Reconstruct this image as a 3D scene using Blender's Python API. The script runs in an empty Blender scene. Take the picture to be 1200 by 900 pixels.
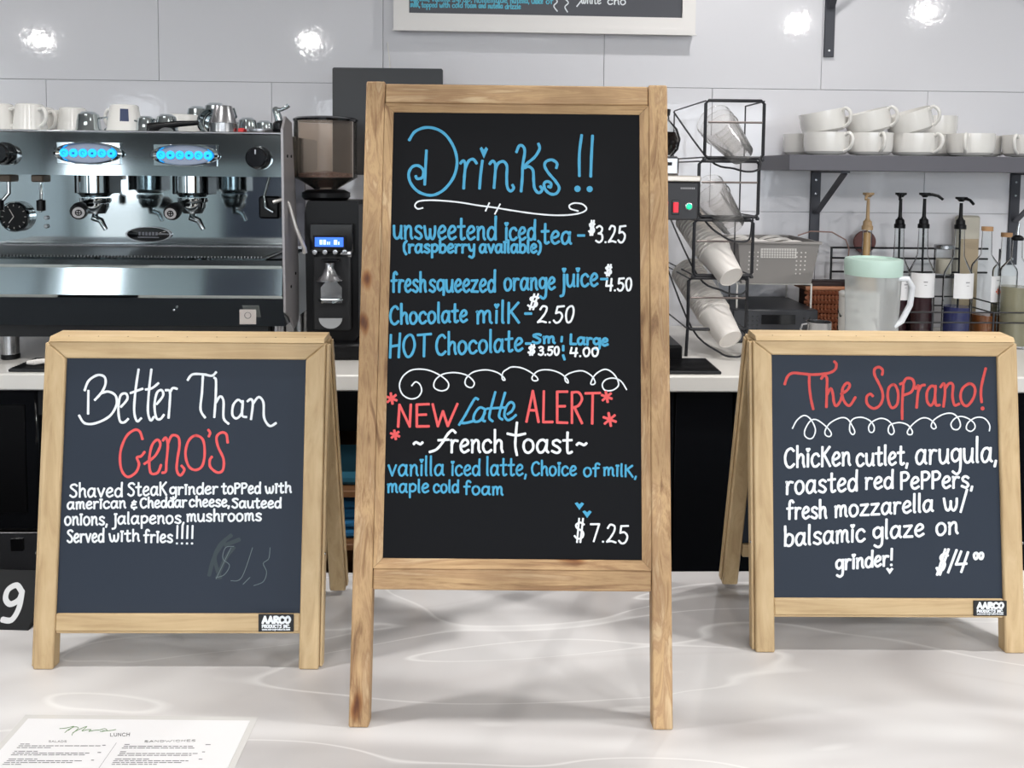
import bpy, bmesh, math, random
from mathutils import Vector, Matrix
random.seed(7)
R = math.radians
C = bpy.context.scene.collection
# ---------------------------------------------------------------- camera
F, CX, CY = 950.0, 600.0, 258.0
CAM = Vector((0, 0, 1.5))
_y, _p, _r = R(1.6), R(3.5), R(0.6)
W_ = Vector((math.sin(_y)*math.cos(_p), math.cos(_y)*math.cos(_p), -math.sin(_p)))
R0 = Vector((math.cos(_y), -math.sin(_y), 0)); U0 = R0.cross(W_)
R_ = R0*math.cos(_r) + U0*math.sin(_r); U_ = U0*math.cos(_r) - R0*math.sin(_r)
cd = bpy.data.cameras.new('camera'); cam = bpy.data.objects.new('camera', cd); C.objects.link(cam)
cd.sensor_width = 36; cd.sensor_fit = 'HORIZONTAL'; cd.lens = F*36/1200; cd.shift_y = -(450-CY)/1200; cd.clip_start = .02
cam.matrix_world = Matrix(((R_.x, U_.x, -W_.x, CAM.x), (R_.y, U_.y, -W_.y, CAM.y), (R_.z, U_.z, -W_.z, CAM.z), (0, 0, 0, 1)))
bpy.context.scene.camera = cam
def ray(px, py): return R_*((px-CX)/F) + U_*((CY-py)/F) + W_
def atY(px, py, Y): d = ray(px, py); return CAM + d*(Y/d.y)
def atZ(px, py, Z): d = ray(px, py); return CAM + d*((Z-CAM.z)/d.z)
def X(px, Y, py=250): return atY(px, py, Y).x
def Z(py, Y, px=600): return atY(px, py, Y).z
# ---------------------------------------------------------------- world, lights, exposure
vs = bpy.context.scene.view_settings
vs.view_transform = 'Standard'; vs.look = 'None'; vs.gamma = 1; vs.use_curve_mapping = False; vs.exposure = 0.0
wd = bpy.data.worlds.new('world'); bpy.context.scene.world = wd; wd.use_nodes = True
bg = wd.node_tree.nodes['Background']; bg.inputs[0].default_value = (.86, .93, 1, 1); bg.inputs[1].default_value = 5.3
CEIL = 2.75
DOWN_FILL_LIGHTS = [  # x, y, watts (ceiling downlights, with wall-wash and fill lamps added)
    (-.86, 1.11, 9.5), (.95, 1.13, 9.5), (-1.9, 1.8, 5), (.8, 2.05, 8), (2.4, 1.8, 5), (-4.4, -2.8, 62), (-1.75, -2.7, 62), (2.5, -1.3, 48),  # outer two of the lamps near the tiles are added to brighten the wall
    (3.3, -.8, 45), (.4, -1.5, 30)]  # last lamp is added fill
for i, (x, y, p) in enumerate(DOWN_FILL_LIGHTS):
    l = bpy.data.lights.new('down_fill_beam', 'AREA'); l.shape = 'DISK'; l.size = .075; l.energy = p; l.color = (1, .985, .965); l.spread = R(180 if p != 9.5 else 122)
    o = bpy.data.objects.new('down_fill_beam', l); o.location = (x, y, CEIL-.021); C.objects.link(o)
for x, y, p in ((-1.2, .05, 5), (1.4, .05, 5)):      # soft fill panels added to the ceiling over the customer side
    l = bpy.data.lights.new('fill_panel_beam', 'AREA'); l.shape = 'RECTANGLE'; l.size = 1.15; l.size_y = .56; l.energy = p; l.color = (1, .97, .94)
    o = bpy.data.objects.new('fill_panel_beam', l); o.location = (x, y, CEIL-.022); C.objects.link(o)
FILL_PANELS = [(-1.2, .05), (1.4, .05)]
l = bpy.data.lights.new('window_portal', 'AREA'); l.shape = 'RECTANGLE'; l.size = 7; l.size_y = 2.3; l.cycles.is_portal = True
o = bpy.data.objects.new('window_portal', l); o.location = (0, -5.05, 1.25); o.rotation_euler = (R(90), 0, 0); C.objects.link(o)
# ---------------------------------------------------------------- mesh builder
class MB:
    def __init__(s): s.v = []; s.f = []; s.M = None
    def add(s, vs_, fs):
        n = len(s.v)
        s.v += [tuple(s.M @ Vector(v)) if s.M else tuple(v) for v in vs_]
        s.f += [tuple(i+n for i in f) for f in fs]; return s
    def box(s, x0, x1, y0, y1, z0, z1, b=0):
        lo = (min(x0, x1), min(y0, y1), min(z0, z1)); hi = (max(x0, x1), max(y0, y1), max(z0, z1))
        b = min(b, .45*min(hi[i]-lo[i] for i in range(3)))
        if b <= 0:
            vs_ = [(x, y, z) for x in (lo[0], hi[0]) for y in (lo[1], hi[1]) for z in (lo[2], hi[2])]
            return s.add(vs_, [(0, 1, 3, 2), (4, 6, 7, 5), (0, 4, 5, 1), (2, 3, 7, 6), (0, 2, 6, 4), (1, 5, 7, 3)])
        vs_ = []; ix = {}
        S = [(a, c, d) for a in (0, 1) for c in (0, 1) for d in (0, 1)]
        for q in S:
            for a in range(3):
                ix[q, a] = len(vs_)
                vs_.append(tuple((hi if q[i] else lo)[i] + (0 if i == a else (-b if q[i] else b)) for i in range(3)))
        fs = []
        for a in range(3):
            e, g = [i for i in range(3) if i != a]
            for k in (0, 1):
                loop = []
                for m, n in ((0, 0), (1, 0), (1, 1), (0, 1)):
                    q = [0]*3; q[a] = k; q[e] = m; q[g] = n; loop.append(ix[tuple(q), a])
                fs.append(tuple(loop))
            for m in (0, 1):
                for n in (0, 1):
                    q = [0]*3; q[e] = m; q[g] = n; q2 = list(q); q2[a] = 1; q = tuple(q); q2 = tuple(q2)
                    fs.append((ix[q, e], ix[q2, e], ix[q2, g], ix[q, g]))
        for q in S: fs.append((ix[q, 0], ix[q, 1], ix[q, 2]))
        return s.add(vs_, fs)
    def tube(s, pts, r, seg=8, closed=False):
        P = [Vector(p) for p in pts]; n = len(P); vs_ = []; fs = []
        rr = r if isinstance(r, (list, tuple)) else [r]*n
        T = []
        for i in range(n):
            a = P[(i-1) % n] if (closed or i > 0) else P[i]; b = P[(i+1) % n] if (closed or i < n-1) else P[i]
            T.append((b-a).normalized())
        N = T[0].orthogonal().normalized()
        for i in range(n):
            N = (N - T[i]*N.dot(T[i]))
            N = N.normalized() if N.length > 1e-6 else T[i].orthogonal().normalized()
            B = T[i].cross(N)
            for k in range(seg):
                a = 2*math.pi*k/seg; vs_.append(P[i] + (N*math.cos(a) + B*math.sin(a))*rr[i])
        m = n if closed else n-1
        for i in range(m):
            j = (i+1) % n
            for k in range(seg):
                l = (k+1) % seg; fs.append((i*seg+k, i*seg+l, j*seg+l, j*seg+k))
        if not closed: fs += [tuple(range(seg-1, -1, -1)), tuple((n-1)*seg+k for k in range(seg))]
        return s.add(vs_, fs)
    def lathe(s, prof, c=(0, 0, 0), seg=24, axis=None, sx=1, sy=1):
        """prof = [(radius, height)]"""
        vs_ = []; fs = []
        Q = Vector((0, 0, 1)).rotation_difference(Vector(axis)) if axis is not None else None
        cc = Vector(c)
        def put(v): vs_.append((Q @ v if Q else v) + cc)
        rows = []
        for r, z in prof:
            if r < 1e-6: rows.append([len(vs_)]); put(Vector((0, 0, z)))
            else:
                rows.append(list(range(len(vs_), len(vs_)+seg)))
                for k in range(seg):
                    a = 2*math.pi*k/seg; put(Vector((r*math.cos(a)*sx, r*math.sin(a)*sy, z)))
        for A, B in zip(rows, rows[1:]):
            for k in range(seg):
                l = (k+1) % seg
                if len(A) == 1 and len(B) == 1: continue
                if len(A) == 1: fs.append((A[0], B[l], B[k]))
                elif len(B) == 1: fs.append((A[k], A[l], B[0]))
                else: fs.append((A[k], A[l], B[l], B[k]))
        return s.add(vs_, fs)
    def cyl(s, c, r, h, seg=24, axis=None, b=0):
        p = [(0, 0), (r-b, 0), (r, b), (r, h-b), (r-b, h), (0, h)] if b else [(0, 0), (r, 0), (r, h), (0, h)]
        return s.lathe(p, c, seg, axis)
    def prism(s, poly, a, b, axis=0):
        """poly of 2-tuples in the two other axes, extruded a..b along axis"""
        n = len(poly); vs_ = []
        for t in (a, b):
            for p, q in poly:
                v = [p, q]; v.insert(axis, t); vs_.append(tuple(v))
        fs = [tuple(range(n)), tuple(range(2*n-1, n-1, -1))] + [(i, (i+1) % n, n+(i+1) % n, n+i) for i in range(n)]
        return s.add(vs_, fs)
    def build(s, name, mat, parent=None, sharp=38, recalc=True):
        me = bpy.data.meshes.new(name); me.from_pydata([tuple(v) for v in s.v], [], s.f)
        if recalc:
            bm = bmesh.new(); bm.from_mesh(me); bmesh.ops.recalc_face_normals(bm, faces=bm.faces); bm.to_mesh(me); bm.free()
        me.shade_smooth(); me.set_sharp_from_angle(angle=R(sharp)); me.materials.append(mat)
        o = bpy.data.objects.new(name, me); C.objects.link(o)
        if parent: o.parent = parent
        return o
def tag(o, label=None, cat=None, group=None, kind=None):
    if label: o['label'] = label
    if cat: o['category'] = cat
    if group: o['group'] = group
    if kind: o['kind'] = kind
    return o
def thing(name, loc, label, cat, group=None, rz=0):
    o = bpy.data.objects.new(name, None); C.objects.link(o); o.location = loc; o.rotation_euler = (0, 0, rz); o.empty_display_size = .05
    return tag(o, label, cat, group)
def struct(o): o['kind'] = 'structure'; return o
def copy_tree(o, parent=None):
    c = o.copy(); C.objects.link(c)
    if parent: c.parent = parent
    for ch in [k for k in o.children]: copy_tree(ch, c)
    return c
def smooth3(pts, n=5):
    P = [Vector(p) for p in pts]; out = []
    for i in range(len(P)-1):
        p1, p2 = P[i], P[i+1]; p0 = P[i-1] if i else p1; p3 = P[i+2] if i+2 < len(P) else p2
        for k in range(n):
            t = k/n; out.append(.5*(2*p1+(p2-p0)*t+(2*p0-5*p1+4*p2-p3)*t*t+(3*p1-p0-3*p2+p3)*t**3))
    return out+[P[-1]]
# ---------------------------------------------------------------- materials
def S2L(c): return tuple(((x/255)/12.92 if x/255 <= .04045 else ((x/255+.055)/1.055)**2.4) for x in c[:3]) + (1,)
MATS = {}
def mat(name, col=(200, 200, 200), rough=.5, metal=0, **k):
    if name in MATS: return MATS[name]
    m = bpy.data.materials.new(name); m.use_nodes = True; b = m.node_tree.nodes['Principled BSDF']
    b.inputs['Base Color'].default_value = S2L(col); b.inputs['Roughness'].default_value = rough; b.inputs['Metallic'].default_value = metal
    if 'trans' in k: b.inputs['Transmission Weight'].default_value = k['trans']
    if 'ior' in k: b.inputs['IOR'].default_value = k['ior']
    if 'coat' in k: b.inputs['Coat Weight'].default_value = k['coat']; b.inputs['Coat Roughness'].default_value = .05
    if 'spec' in k: b.inputs['Specular IOR Level'].default_value = k['spec']
    if 'emit' in k: b.inputs['Emission Color'].default_value = S2L(col); b.inputs['Emission Strength'].default_value = k['emit']
    if 'sss' in k: b.inputs['Subsurface Weight'].default_value = k['sss']; b.inputs['Subsurface Radius'].default_value = (.02, .02, .02); b.inputs['Subsurface Scale'].default_value = .3
    if 'bump' in k:
        sc, st, dist = k['bump']; nt = m.node_tree; L = nt.links
        tc = nt.nodes.new('ShaderNodeTexCoord'); n = nt.nodes.new('ShaderNodeTexNoise'); n.inputs['Scale'].default_value = sc; n.inputs['Detail'].default_value = 3
        bp = nt.nodes.new('ShaderNodeBump'); bp.inputs['Strength'].default_value = st; bp.inputs['Distance'].default_value = dist
        L.new(tc.outputs['Object'], n.inputs['Vector']); L.new(n.outputs['Fac'], bp.inputs['Height']); L.new(bp.outputs['Normal'], b.inputs['Normal'])
    MATS[name] = m; return m
def ramp(nt, stops):
    r = nt.nodes.new('ShaderNodeValToRGB'); e = r.color_ramp.elements
    while len(e) > 1: e.remove(e[-1])
    e[0].position = stops[0][0]; e[0].color = S2L(stops[0][1])
    for p, c in stops[1:]:
        q = e.new(p); q.color = S2L(c)
    return r
def wood(name, axis, cols, rough, knots=False, fine=1.0):
    m = bpy.data.materials.new(name); m.use_nodes = True; nt = m.node_tree; L = nt.links; b = nt.nodes['Principled BSDF']; b.inputs['Roughness'].default_value = rough
    tc = nt.nodes.new('ShaderNodeTexCoord'); mp = nt.nodes.new('ShaderNodeMapping')
    sc = [38*fine]*3; sc[axis] = 2.2*fine; mp.inputs['Scale'].default_value = sc
    L.new(tc.outputs['Object'], mp.inputs['Vector'])
    n1 = nt.nodes.new('ShaderNodeTexNoise'); n1.inputs['Scale'].default_value = 1.6; n1.inputs['Detail'].default_value = 10; n1.inputs['Roughness'].default_value = .62; n1.inputs['Distortion'].default_value = .9
    L.new(mp.outputs['Vector'], n1.inputs['Vector'])
    r1 = ramp(nt, cols); L.new(n1.outputs['Fac'], r1.inputs['Fac']); out = r1.outputs['Color']
    n2 = nt.nodes.new('ShaderNodeTexNoise'); n2.inputs['Scale'].default_value = 9; n2.inputs['Detail'].default_value = 4
    L.new(tc.outputs['Object'], n2.inputs['Vector'])
    r2 = ramp(nt, [(.3, (205, 200, 195)), (.62, (255, 255, 255))] if knots else [(.3, (240, 238, 235)), (.6, (255, 255, 255))]); L.new(n2.outputs['Fac'], r2.inputs['Fac'])
    mx = nt.nodes.new('ShaderNodeMix'); mx.data_type = 'RGBA'; mx.blend_type = 'MULTIPLY'; mx.inputs[0].default_value = 1
    L.new(out, mx.inputs[6]); L.new(r2.outputs['Color'], mx.inputs[7]); out = mx.outputs[2]
    if knots:
        vm = nt.nodes.new('ShaderNodeMapping'); s2 = [15]*3; s2[axis] = 6.5; vm.inputs['Scale'].default_value = s2; vm.inputs['Location'].default_value = (.31, .2, .13)
        L.new(tc.outputs['Object'], vm.inputs['Vector'])
        nd = nt.nodes.new('ShaderNodeTexNoise'); nd.inputs['Scale'].default_value = 1.4; L.new(vm.outputs['Vector'], nd.inputs['Vector'])
        ad = nt.nodes.new('ShaderNodeMix'); ad.data_type = 'RGBA'; ad.blend_type = 'ADD'; ad.inputs[0].default_value = .5
        L.new(vm.outputs['Vector'], ad.inputs[6]); L.new(nd.outputs['Color'], ad.inputs[7])
        vo = nt.nodes.new('ShaderNodeTexVoronoi'); vo.inputs['Scale'].default_value = 1; L.new(ad.outputs[2], vo.inputs['Vector'])
        r3 = ramp(nt, [(0, (120, 82, 56)), (.05, (160, 118, 84)), (.09, (214, 184, 154)), (.14, (255, 255, 255))]); L.new(vo.outputs['Distance'], r3.inputs['Fac'])
        m2 = nt.nodes.new('ShaderNodeMix'); m2.data_type = 'RGBA'; m2.blend_type = 'MULTIPLY'; m2.inputs[0].default_value = 1
        L.new(out, m2.inputs[6]); L.new(r3.outputs['Color'], m2.inputs[7]); out = m2.outputs[2]
    L.new(out, b.inputs['Base Color'])
    bp = nt.nodes.new('ShaderNodeBump'); bp.inputs['Strength'].default_value = .35 if knots else .15; bp.inputs['Distance'].default_value = .002
    L.new(n1.outputs['Fac'], bp.inputs['Height']); L.new(bp.outputs['Normal'], b.inputs['Normal'])
    return m
bpy.context.scene.cycles.transparent_max_bounces = 48
def thin_clear(name, col, fac, rough=.05, diffuse=0.0):
    """thin clear plastic / glass wall: mostly see-through, fresnel gloss and optional milky part"""
    m = bpy.data.materials.new(name); m.use_nodes = True; nt = m.node_tree; L = nt.links; nt.nodes.remove(nt.nodes['Principled BSDF'])
    out = nt.nodes['Material Output']
    tr = nt.nodes.new('ShaderNodeBsdfTransparent'); tr.inputs[0].default_value = S2L(col)
    gl = nt.nodes.new('ShaderNodeBsdfGlossy'); gl.inputs['Roughness'].default_value = rough
    lw = nt.nodes.new('ShaderNodeLayerWeight'); lw.inputs['Blend'].default_value = fac
    mx = nt.nodes.new('ShaderNodeMixShader'); L.new(lw.outputs['Fresnel'], mx.inputs[0])
    src = tr.outputs[0]
    if diffuse:
        df = nt.nodes.new('ShaderNodeBsdfDiffuse'); df.inputs[0].default_value = S2L(col)
        tl = nt.nodes.new('ShaderNodeBsdfTranslucent'); tl.inputs[0].default_value = S2L(col)
        a = nt.nodes.new('ShaderNodeMixShader'); L.new(df.outputs[0], a.inputs[1]); L.new(tl.outputs[0], a.inputs[2])
        c2 = nt.nodes.new('ShaderNodeMixShader'); c2.inputs[0].default_value = diffuse; L.new(tr.outputs[0], c2.inputs[1]); L.new(a.outputs[0], c2.inputs[2]); src = c2.outputs[0]
    L.new(src, mx.inputs[1]); L.new(gl.outputs[0], mx.inputs[2]); L.new(mx.outputs[0], out.inputs[0]); return m
PALE = [(.25, (170, 140, 100)), (.5, (196, 169, 128)), (.72, (208, 183, 143))]
pine_v, pine_h = wood('pine_v', 2, PALE, .5), wood('pine_h', 0, PALE, .5)
OLD = [(.26, (112, 80, 54)), (.38, (164, 128, 90)), (.47, (200, 166, 122)), (.55, (176, 140, 102)), (.63, (206, 176, 136)), (.8, (216, 192, 156))]
old_v, old_h = wood('old_v', 2, OLD, .65, True), wood('old_h', 0, OLD, .65, True)
tile_m = mat('tile', (229, 228, 232), .05, bump=(42, .11, .0022), spec=.5)
grout = mat('grout', (204, 203, 206), .7)
white_ceramic = mat('white_ceramic', (232, 229, 224), .18, coat=.3)
chrome = mat('chrome', (200, 209, 212), .07, 1)
steel = mat('steel', (176, 176, 178), .26, 1)
dark_steel = mat('dark_steel', (72, 73, 80), .45, .3)
black_wire = mat('black_wire', (34, 34, 38), .4, .2)
black_p = mat('black_plastic', (12, 12, 14), .35, spec=.22)
black_g = mat('black_gloss', (14, 15, 18), .12)
black_m = mat('black_matt', (26, 27, 30), .7)
board_b = mat('board_black', (10, 11, 15), .55, spec=.14, bump=(120, .05, .001))
board_g = mat('board_grey', (36, 45, 58), .5, spec=.3, bump=(120, .05, .001))
ink_blue = mat('ink_blue', (66, 160, 200), .6)
ink_white = mat('ink_white', (232, 236, 240), .6)
ink_red = mat('ink_red', (226, 84, 84), .6)
ink_red2 = mat('ink_red_dull', (196, 66, 62), .6)
ink_ghost = mat('ink_ghost', (44, 56, 62), .6)
ink_ghost2 = mat('ink_ghost_pale', (92, 104, 108), .6)
paper = mat('paper', (222, 221, 222), .6)
cup_white = mat('cup_white', (232, 226, 220), .55)
print_grey = mat('print_grey', (110, 108, 112), .7)
print_dark = mat('print_dark', (60, 60, 62), .7)
print_green = mat('print_green', (88, 128, 72), .7)
glass = thin_clear('clear_glass', (252, 253, 253), .08, .02)
hopper_clear = thin_clear('hopper_clear', (246, 240, 234), .13, .04, .06)
clear_p = thin_clear('clear_plastic', (252, 251, 250), .18, .1, .12)
frosted = thin_clear('frosted_plastic', (253, 254, 254), .06, .3, .4)
def marble():
    m = bpy.data.materials.new('marble'); m.use_nodes = True; nt = m.node_tree; L = nt.links; b = nt.nodes['Principled BSDF']; b.inputs['Roughness'].default_value = .32
    tc = nt.nodes.new('ShaderNodeTexCoord'); mp = nt.nodes.new('ShaderNodeMapping'); mp.inputs['Scale'].default_value = (1.0, 3.6, 1); mp.inputs['Rotation'].default_value = (0, 0, R(12))
    n0 = nt.nodes.new('ShaderNodeTexNoise'); n0.inputs['Scale'].default_value = 1.1; n0.inputs['Detail'].default_value = 2; n0.inputs['Distortion'].default_value = 1.6
    L.new(tc.outputs['Object'], mp.inputs['Vector']); L.new(mp.outputs['Vector'], n0.inputs['Vector'])
    r0 = ramp(nt, [(.34, (174, 170, 169)), (.5, (200, 197, 196)), (.64, (218, 216, 215))]); L.new(n0.outputs['Fac'], r0.inputs['Fac'])
    n1 = nt.nodes.new('ShaderNodeTexNoise'); n1.inputs['Scale'].default_value = 1.7; n1.inputs['Detail'].default_value = 1; n1.inputs['Distortion'].default_value = 1.3
    L.new(mp.outputs['Vector'], n1.inputs['Vector'])
    r1 = ramp(nt, [(.484, (0, 0, 0)), (.499, (165, 165, 165)), (.501, (165, 165, 165)), (.510, (0, 0, 0))]); L.new(n1.outputs['Fac'], r1.inputs['Fac'])
    mx = nt.nodes.new('ShaderNodeMix'); mx.data_type = 'RGBA'; mx.inputs[7].default_value = S2L((248, 247, 245)); L.new(r1.outputs['Color'], mx.inputs[0]); L.new(r0.outputs['Color'], mx.inputs[6])
    n2 = nt.nodes.new('ShaderNodeTexNoise'); n2.inputs['Scale'].default_value = 1.15; n2.inputs['Detail'].default_value = 1; n2.inputs['Distortion'].default_value = 1.8; 
    m2 = nt.nodes.new('ShaderNodeMapping'); m2.inputs['Scale'].default_value = (.6, 1.8, 1); m2.inputs['Location'].default_value = (3, 5, 1); L.new(tc.outputs['Object'], m2.inputs['Vector']); L.new(m2.outputs['Vector'], n2.inputs['Vector'])
    r2 = ramp(nt, [(.49, (0, 0, 0)), (.5, (130, 130, 130)), (.51, (0, 0, 0))]); L.new(n2.outputs['Fac'], r2.inputs['Fac'])
    m3 = nt.nodes.new('ShaderNodeMix'); m3.data_type = 'RGBA'; m3.inputs[7].default_value = S2L((184, 178, 176)); L.new(r2.outputs['Color'], m3.inputs[0]); L.new(mx.outputs[2], m3.inputs[6])
    L.new(m3.outputs[2], b.inputs['Base Color']); return m
marble_m = marble()
quartz = mat('quartz', (226, 222, 216), .25)
# ================================================================ SETTING
WY = 2.67
FZ = 0.80      # customer counter top
BZ = Z(440, 2.0, 600)  # rear worktop top
o = MB().box(-5, 5, -5, 2.9, -.1, 0).build('floor', mat('floor_m', (66, 63, 60), .35, bump=(6, .1, .01))); struct(o)
o = MB().box(-5, 5, -5, 2.9, CEIL, CEIL+.1).build('ceiling', mat('ceiling_m', (222, 220, 218), .8)); struct(o)
o = MB().box(-5.1, -5, -5, 2.9, 0, CEIL).build('wall_left', mat('side_wall', (168, 178, 182), .7)); struct(o)
o = MB().box(5, 5.1, -5, 2.9, 0, CEIL).build('wall_right', mat('side_wall')); struct(o)
wb = MB().box(-5, 5, WY+.006, 2.9, 0, CEIL).build('wall_back', grout); struct(wb)
j1 = Z(100, WY, 600); th = .405; tw = .72
x0 = X(1082, WY)
row = -4
rows = [j1 + k*th for k in range(-4, 4)]
for k, z in enumerate(rows):
    if z > CEIL-.02: continue
    z1 = min(z+th-.0018, CEIL-.001); off = 0 if (k % 2 == 1) else tw/2
    base = x0 - tw*6 + off
    for i in range(12):
        xa = base + i*tw; xb = xa+tw-.0018
        if xb < -3 or xa > 3: continue
        t = MB().box(xa, xb, WY, WY+.008, z, z1, .0009).build('tile', tile_m, wb, sharp=20)
# rear storefront behind the customers
wn = MB()
for x in (-5, -2.6, -.3, 2.0, 4.9): wn.box(x-.05, x+.05, -5.1, -5, 0, 2.4)
wn.box(-5, 5, -5.1, -5, 2.35, CEIL).box(-5, 5, -5.1, -5, 0, .12)
struct(wn.build('window_1', mat('mullion', (60, 62, 66), .5)))
struct(MB().box(-4.15, -2.2, -5.09, -5.03, .12, 2.35).box(-5, -4.75, -5.09, -5.03, .12, 2.35).box(3.6, 4.9, -5.09, -5.03, .12, 2.35).build('wall_front', mat('front_wall', (172, 186, 190), .7)))
struct(MB().box(-3.2, -2.35, -5.03, -4.99, .12, 2.1, .004).build('dark_reflection_panel', mat('dark_reflection', (52, 58, 74), .5)))  # unseen dark panel added to darken part of the chrome's reflection
struct(MB().box(-30, 30, -40, -5.1, -.12, -.02).build('floor_outside', mat('pavement', (120, 118, 114), .8)))
for x, y, p in DOWN_FILL_LIGHTS:
    t = thing('down_fill_light', (x, y, CEIL-.02), 'round recessed ceiling lamp, from a set partly added as wall wash and fill', 'light', 'recessed ceiling downlights')
    MB().lathe([(.058, .019), (.058, 0), (.075, -.002), (.078, .019)], seg=24).build('trim_ring', mat('white_metal', (225, 225, 225), .4), t)
for x, y in FILL_PANELS:  # frames round the added fill panels
    t = thing('ceiling_fill_panel', (x, y, CEIL-.02), 'flat rectangular fill light added to the ceiling over the customer side', 'light', 'added ceiling fill panels')
    f = MB().box(-.6, .6, -.31, -.285, -.004, .019).box(-.6, .6, .285, .31, -.004, .019).box(-.6, -.578, -.285, .285, -.004, .019).box(.578, .6, -.285, .285, -.004, .019)
    f.build('frame', MATS['white_metal'], t)
# ---- customer counter
t = thing('service_counter', (0, 0, 0), 'pale swirled marble serving counter carrying the chalkboards', 'counter')
MB().box(-2.2, 2.3, .42, 1.378, FZ-.045, FZ, .003).build('countertop', marble_m, t)
MB().box(-2.15, 2.25, .55, 1.34, .02, FZ-.045).build('base', mat('counter_base', (132, 134, 140), .6), t)
# ---- rear counter
t = thing('rear_worktop', (0, 0, 0), 'long white worktop under the coffee machines along the tiled wall', 'worktop')
MB().box(-2.6, 2.8, 2.0, WY-.004, BZ-.042, BZ, .004).build('slab', quartz, t)
UZ = BZ-.042
t = thing('base_cabinet', (0, 0, 0), 'glossy black base cabinet under the worktop between middle and right chalkboards', 'cabinet')
xa, xb = X(705, 2.06), X(770, 2.06)
MB().box(xb, 2.7, 2.08, 2.6, .08, UZ-.002).box(xb, 2.7, 2.12, 2.6, .001, .08).build('carcass', black_m, t)
xs = [xb+.003, X(797, 2.06), X(867, 2.06)]
for a, b in zip(xs, xs[1:] + [X(867, 2.06)+.5]):
    MB().box(a, b-.004, 2.06, 2.0799, .1, UZ-.006, .002).build('door', black_g, t)
MB().box(xs[2]+.5, xs[2]+1.0, 2.06, 2.0799, .1, UZ-.006, .002).build('door', black_g, t)
# open shelves with blue cloths seen between left and middle boards
t = thing('open_shelf_unit', (0, 0, 0), 'dark open shelf unit with wooden shelf boards under the worktop', 'shelves')
xl, xr = X(330, 2.06), X(500, 2.06)
s_m = mat('shelf_wood', (128, 88, 56), .5)
MB().box(xl, xl+.018, 2.08, 2.6, .001, UZ-.003).box(xr-.018, xr, 2.08, 2.6, .001, UZ-.003).box(xl+.018, xr-.018, 2.57, 2.6, .001, UZ-.003).build('carcass', black_m, t)
for py in (572, 634, 690):
    z = Z(py, 2.1, 400); MB().box(xl+.018, xr-.018, 2.08, 2.569, z-.018, z, .002).build('shelf_board', s_m, t)
zs = Z(634, 2.1, 400)
bl = mat('blue_cloth', (38, 110, 156), .9, bump=(90, .4, .003))
for k in range(4):
    h = .026; z0 = zs + k*h
    if k == 3: h = .022
    m = MB().box(X(372, 2.2), X(432, 2.2), 2.11, 2.4, z0+.0005, z0+h, .009)
    tag(m.build('folded_cloth', bl), ['folded blue cloth at the bottom of the shelf stack', 'folded blue cloth second from the bottom of the shelf stack', 'folded blue cloth third from the bottom of the shelf stack', 'folded blue cloth on top of the shelf stack'][k], 'cloth', 'folded blue cloths under the worktop')
zs = Z(572, 2.1, 400)
tag(MB().box(X(375, 2.2), X(430, 2.2), 2.11, 2.35, zs+.0005, zs+.035, .012).build('rolled_towel', mat('teal_cloth', (34, 92, 112), .9)), 'dark teal towel lying on the upper wooden shelf board', 'cloth')
# black appliance lower left
t = thing('undercounter_fridge', (0, 0, 0), 'black fridge door with stainless lower panel under the worktop, far left', 'fridge')
xa = X(40, 2.06); 
MB().box(-2.1, xa+.03, 2.1, 2.6, .1, UZ-.01).build('body', black_m, t)
d = MB().box(-2.1, xa, 2.05, 2.099, Z(622, 2.05, 20), UZ-.012, .006).build('door', black_g, t)
MB().box(-2.08, xa-.03, 2.046, 2.0499, Z(600, 2.05, 20), UZ-.05, .001).build('door_panel', black_p, d)
MB().box(-2.1, xa+.005, 2.06, 2.099, Z(720, 2.05, 20), Z(625, 2.05, 20), .004).build('lower_panel', steel, t)
MB().box(X(0, 2.05), X(14, 2.05), 2.055, 2.0599, Z(647, 2.05, 5), Z(633, 2.05, 5)).build('badge', black_p, t)
MB().box(xa+.002, xa+.028, 2.092, 2.0995, Z(492, 2.05, 30), Z(462, 2.05, 30)).build('rating_sticker', mat('sticker', (150, 150, 155), .5), t)
MB().box(xa-.12, xa+.0, 2.15, 2.5, .001, .1).box(-2.0, -1.9, 2.15, 2.5, .001, .1).build('foot', black_m, t)
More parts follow.
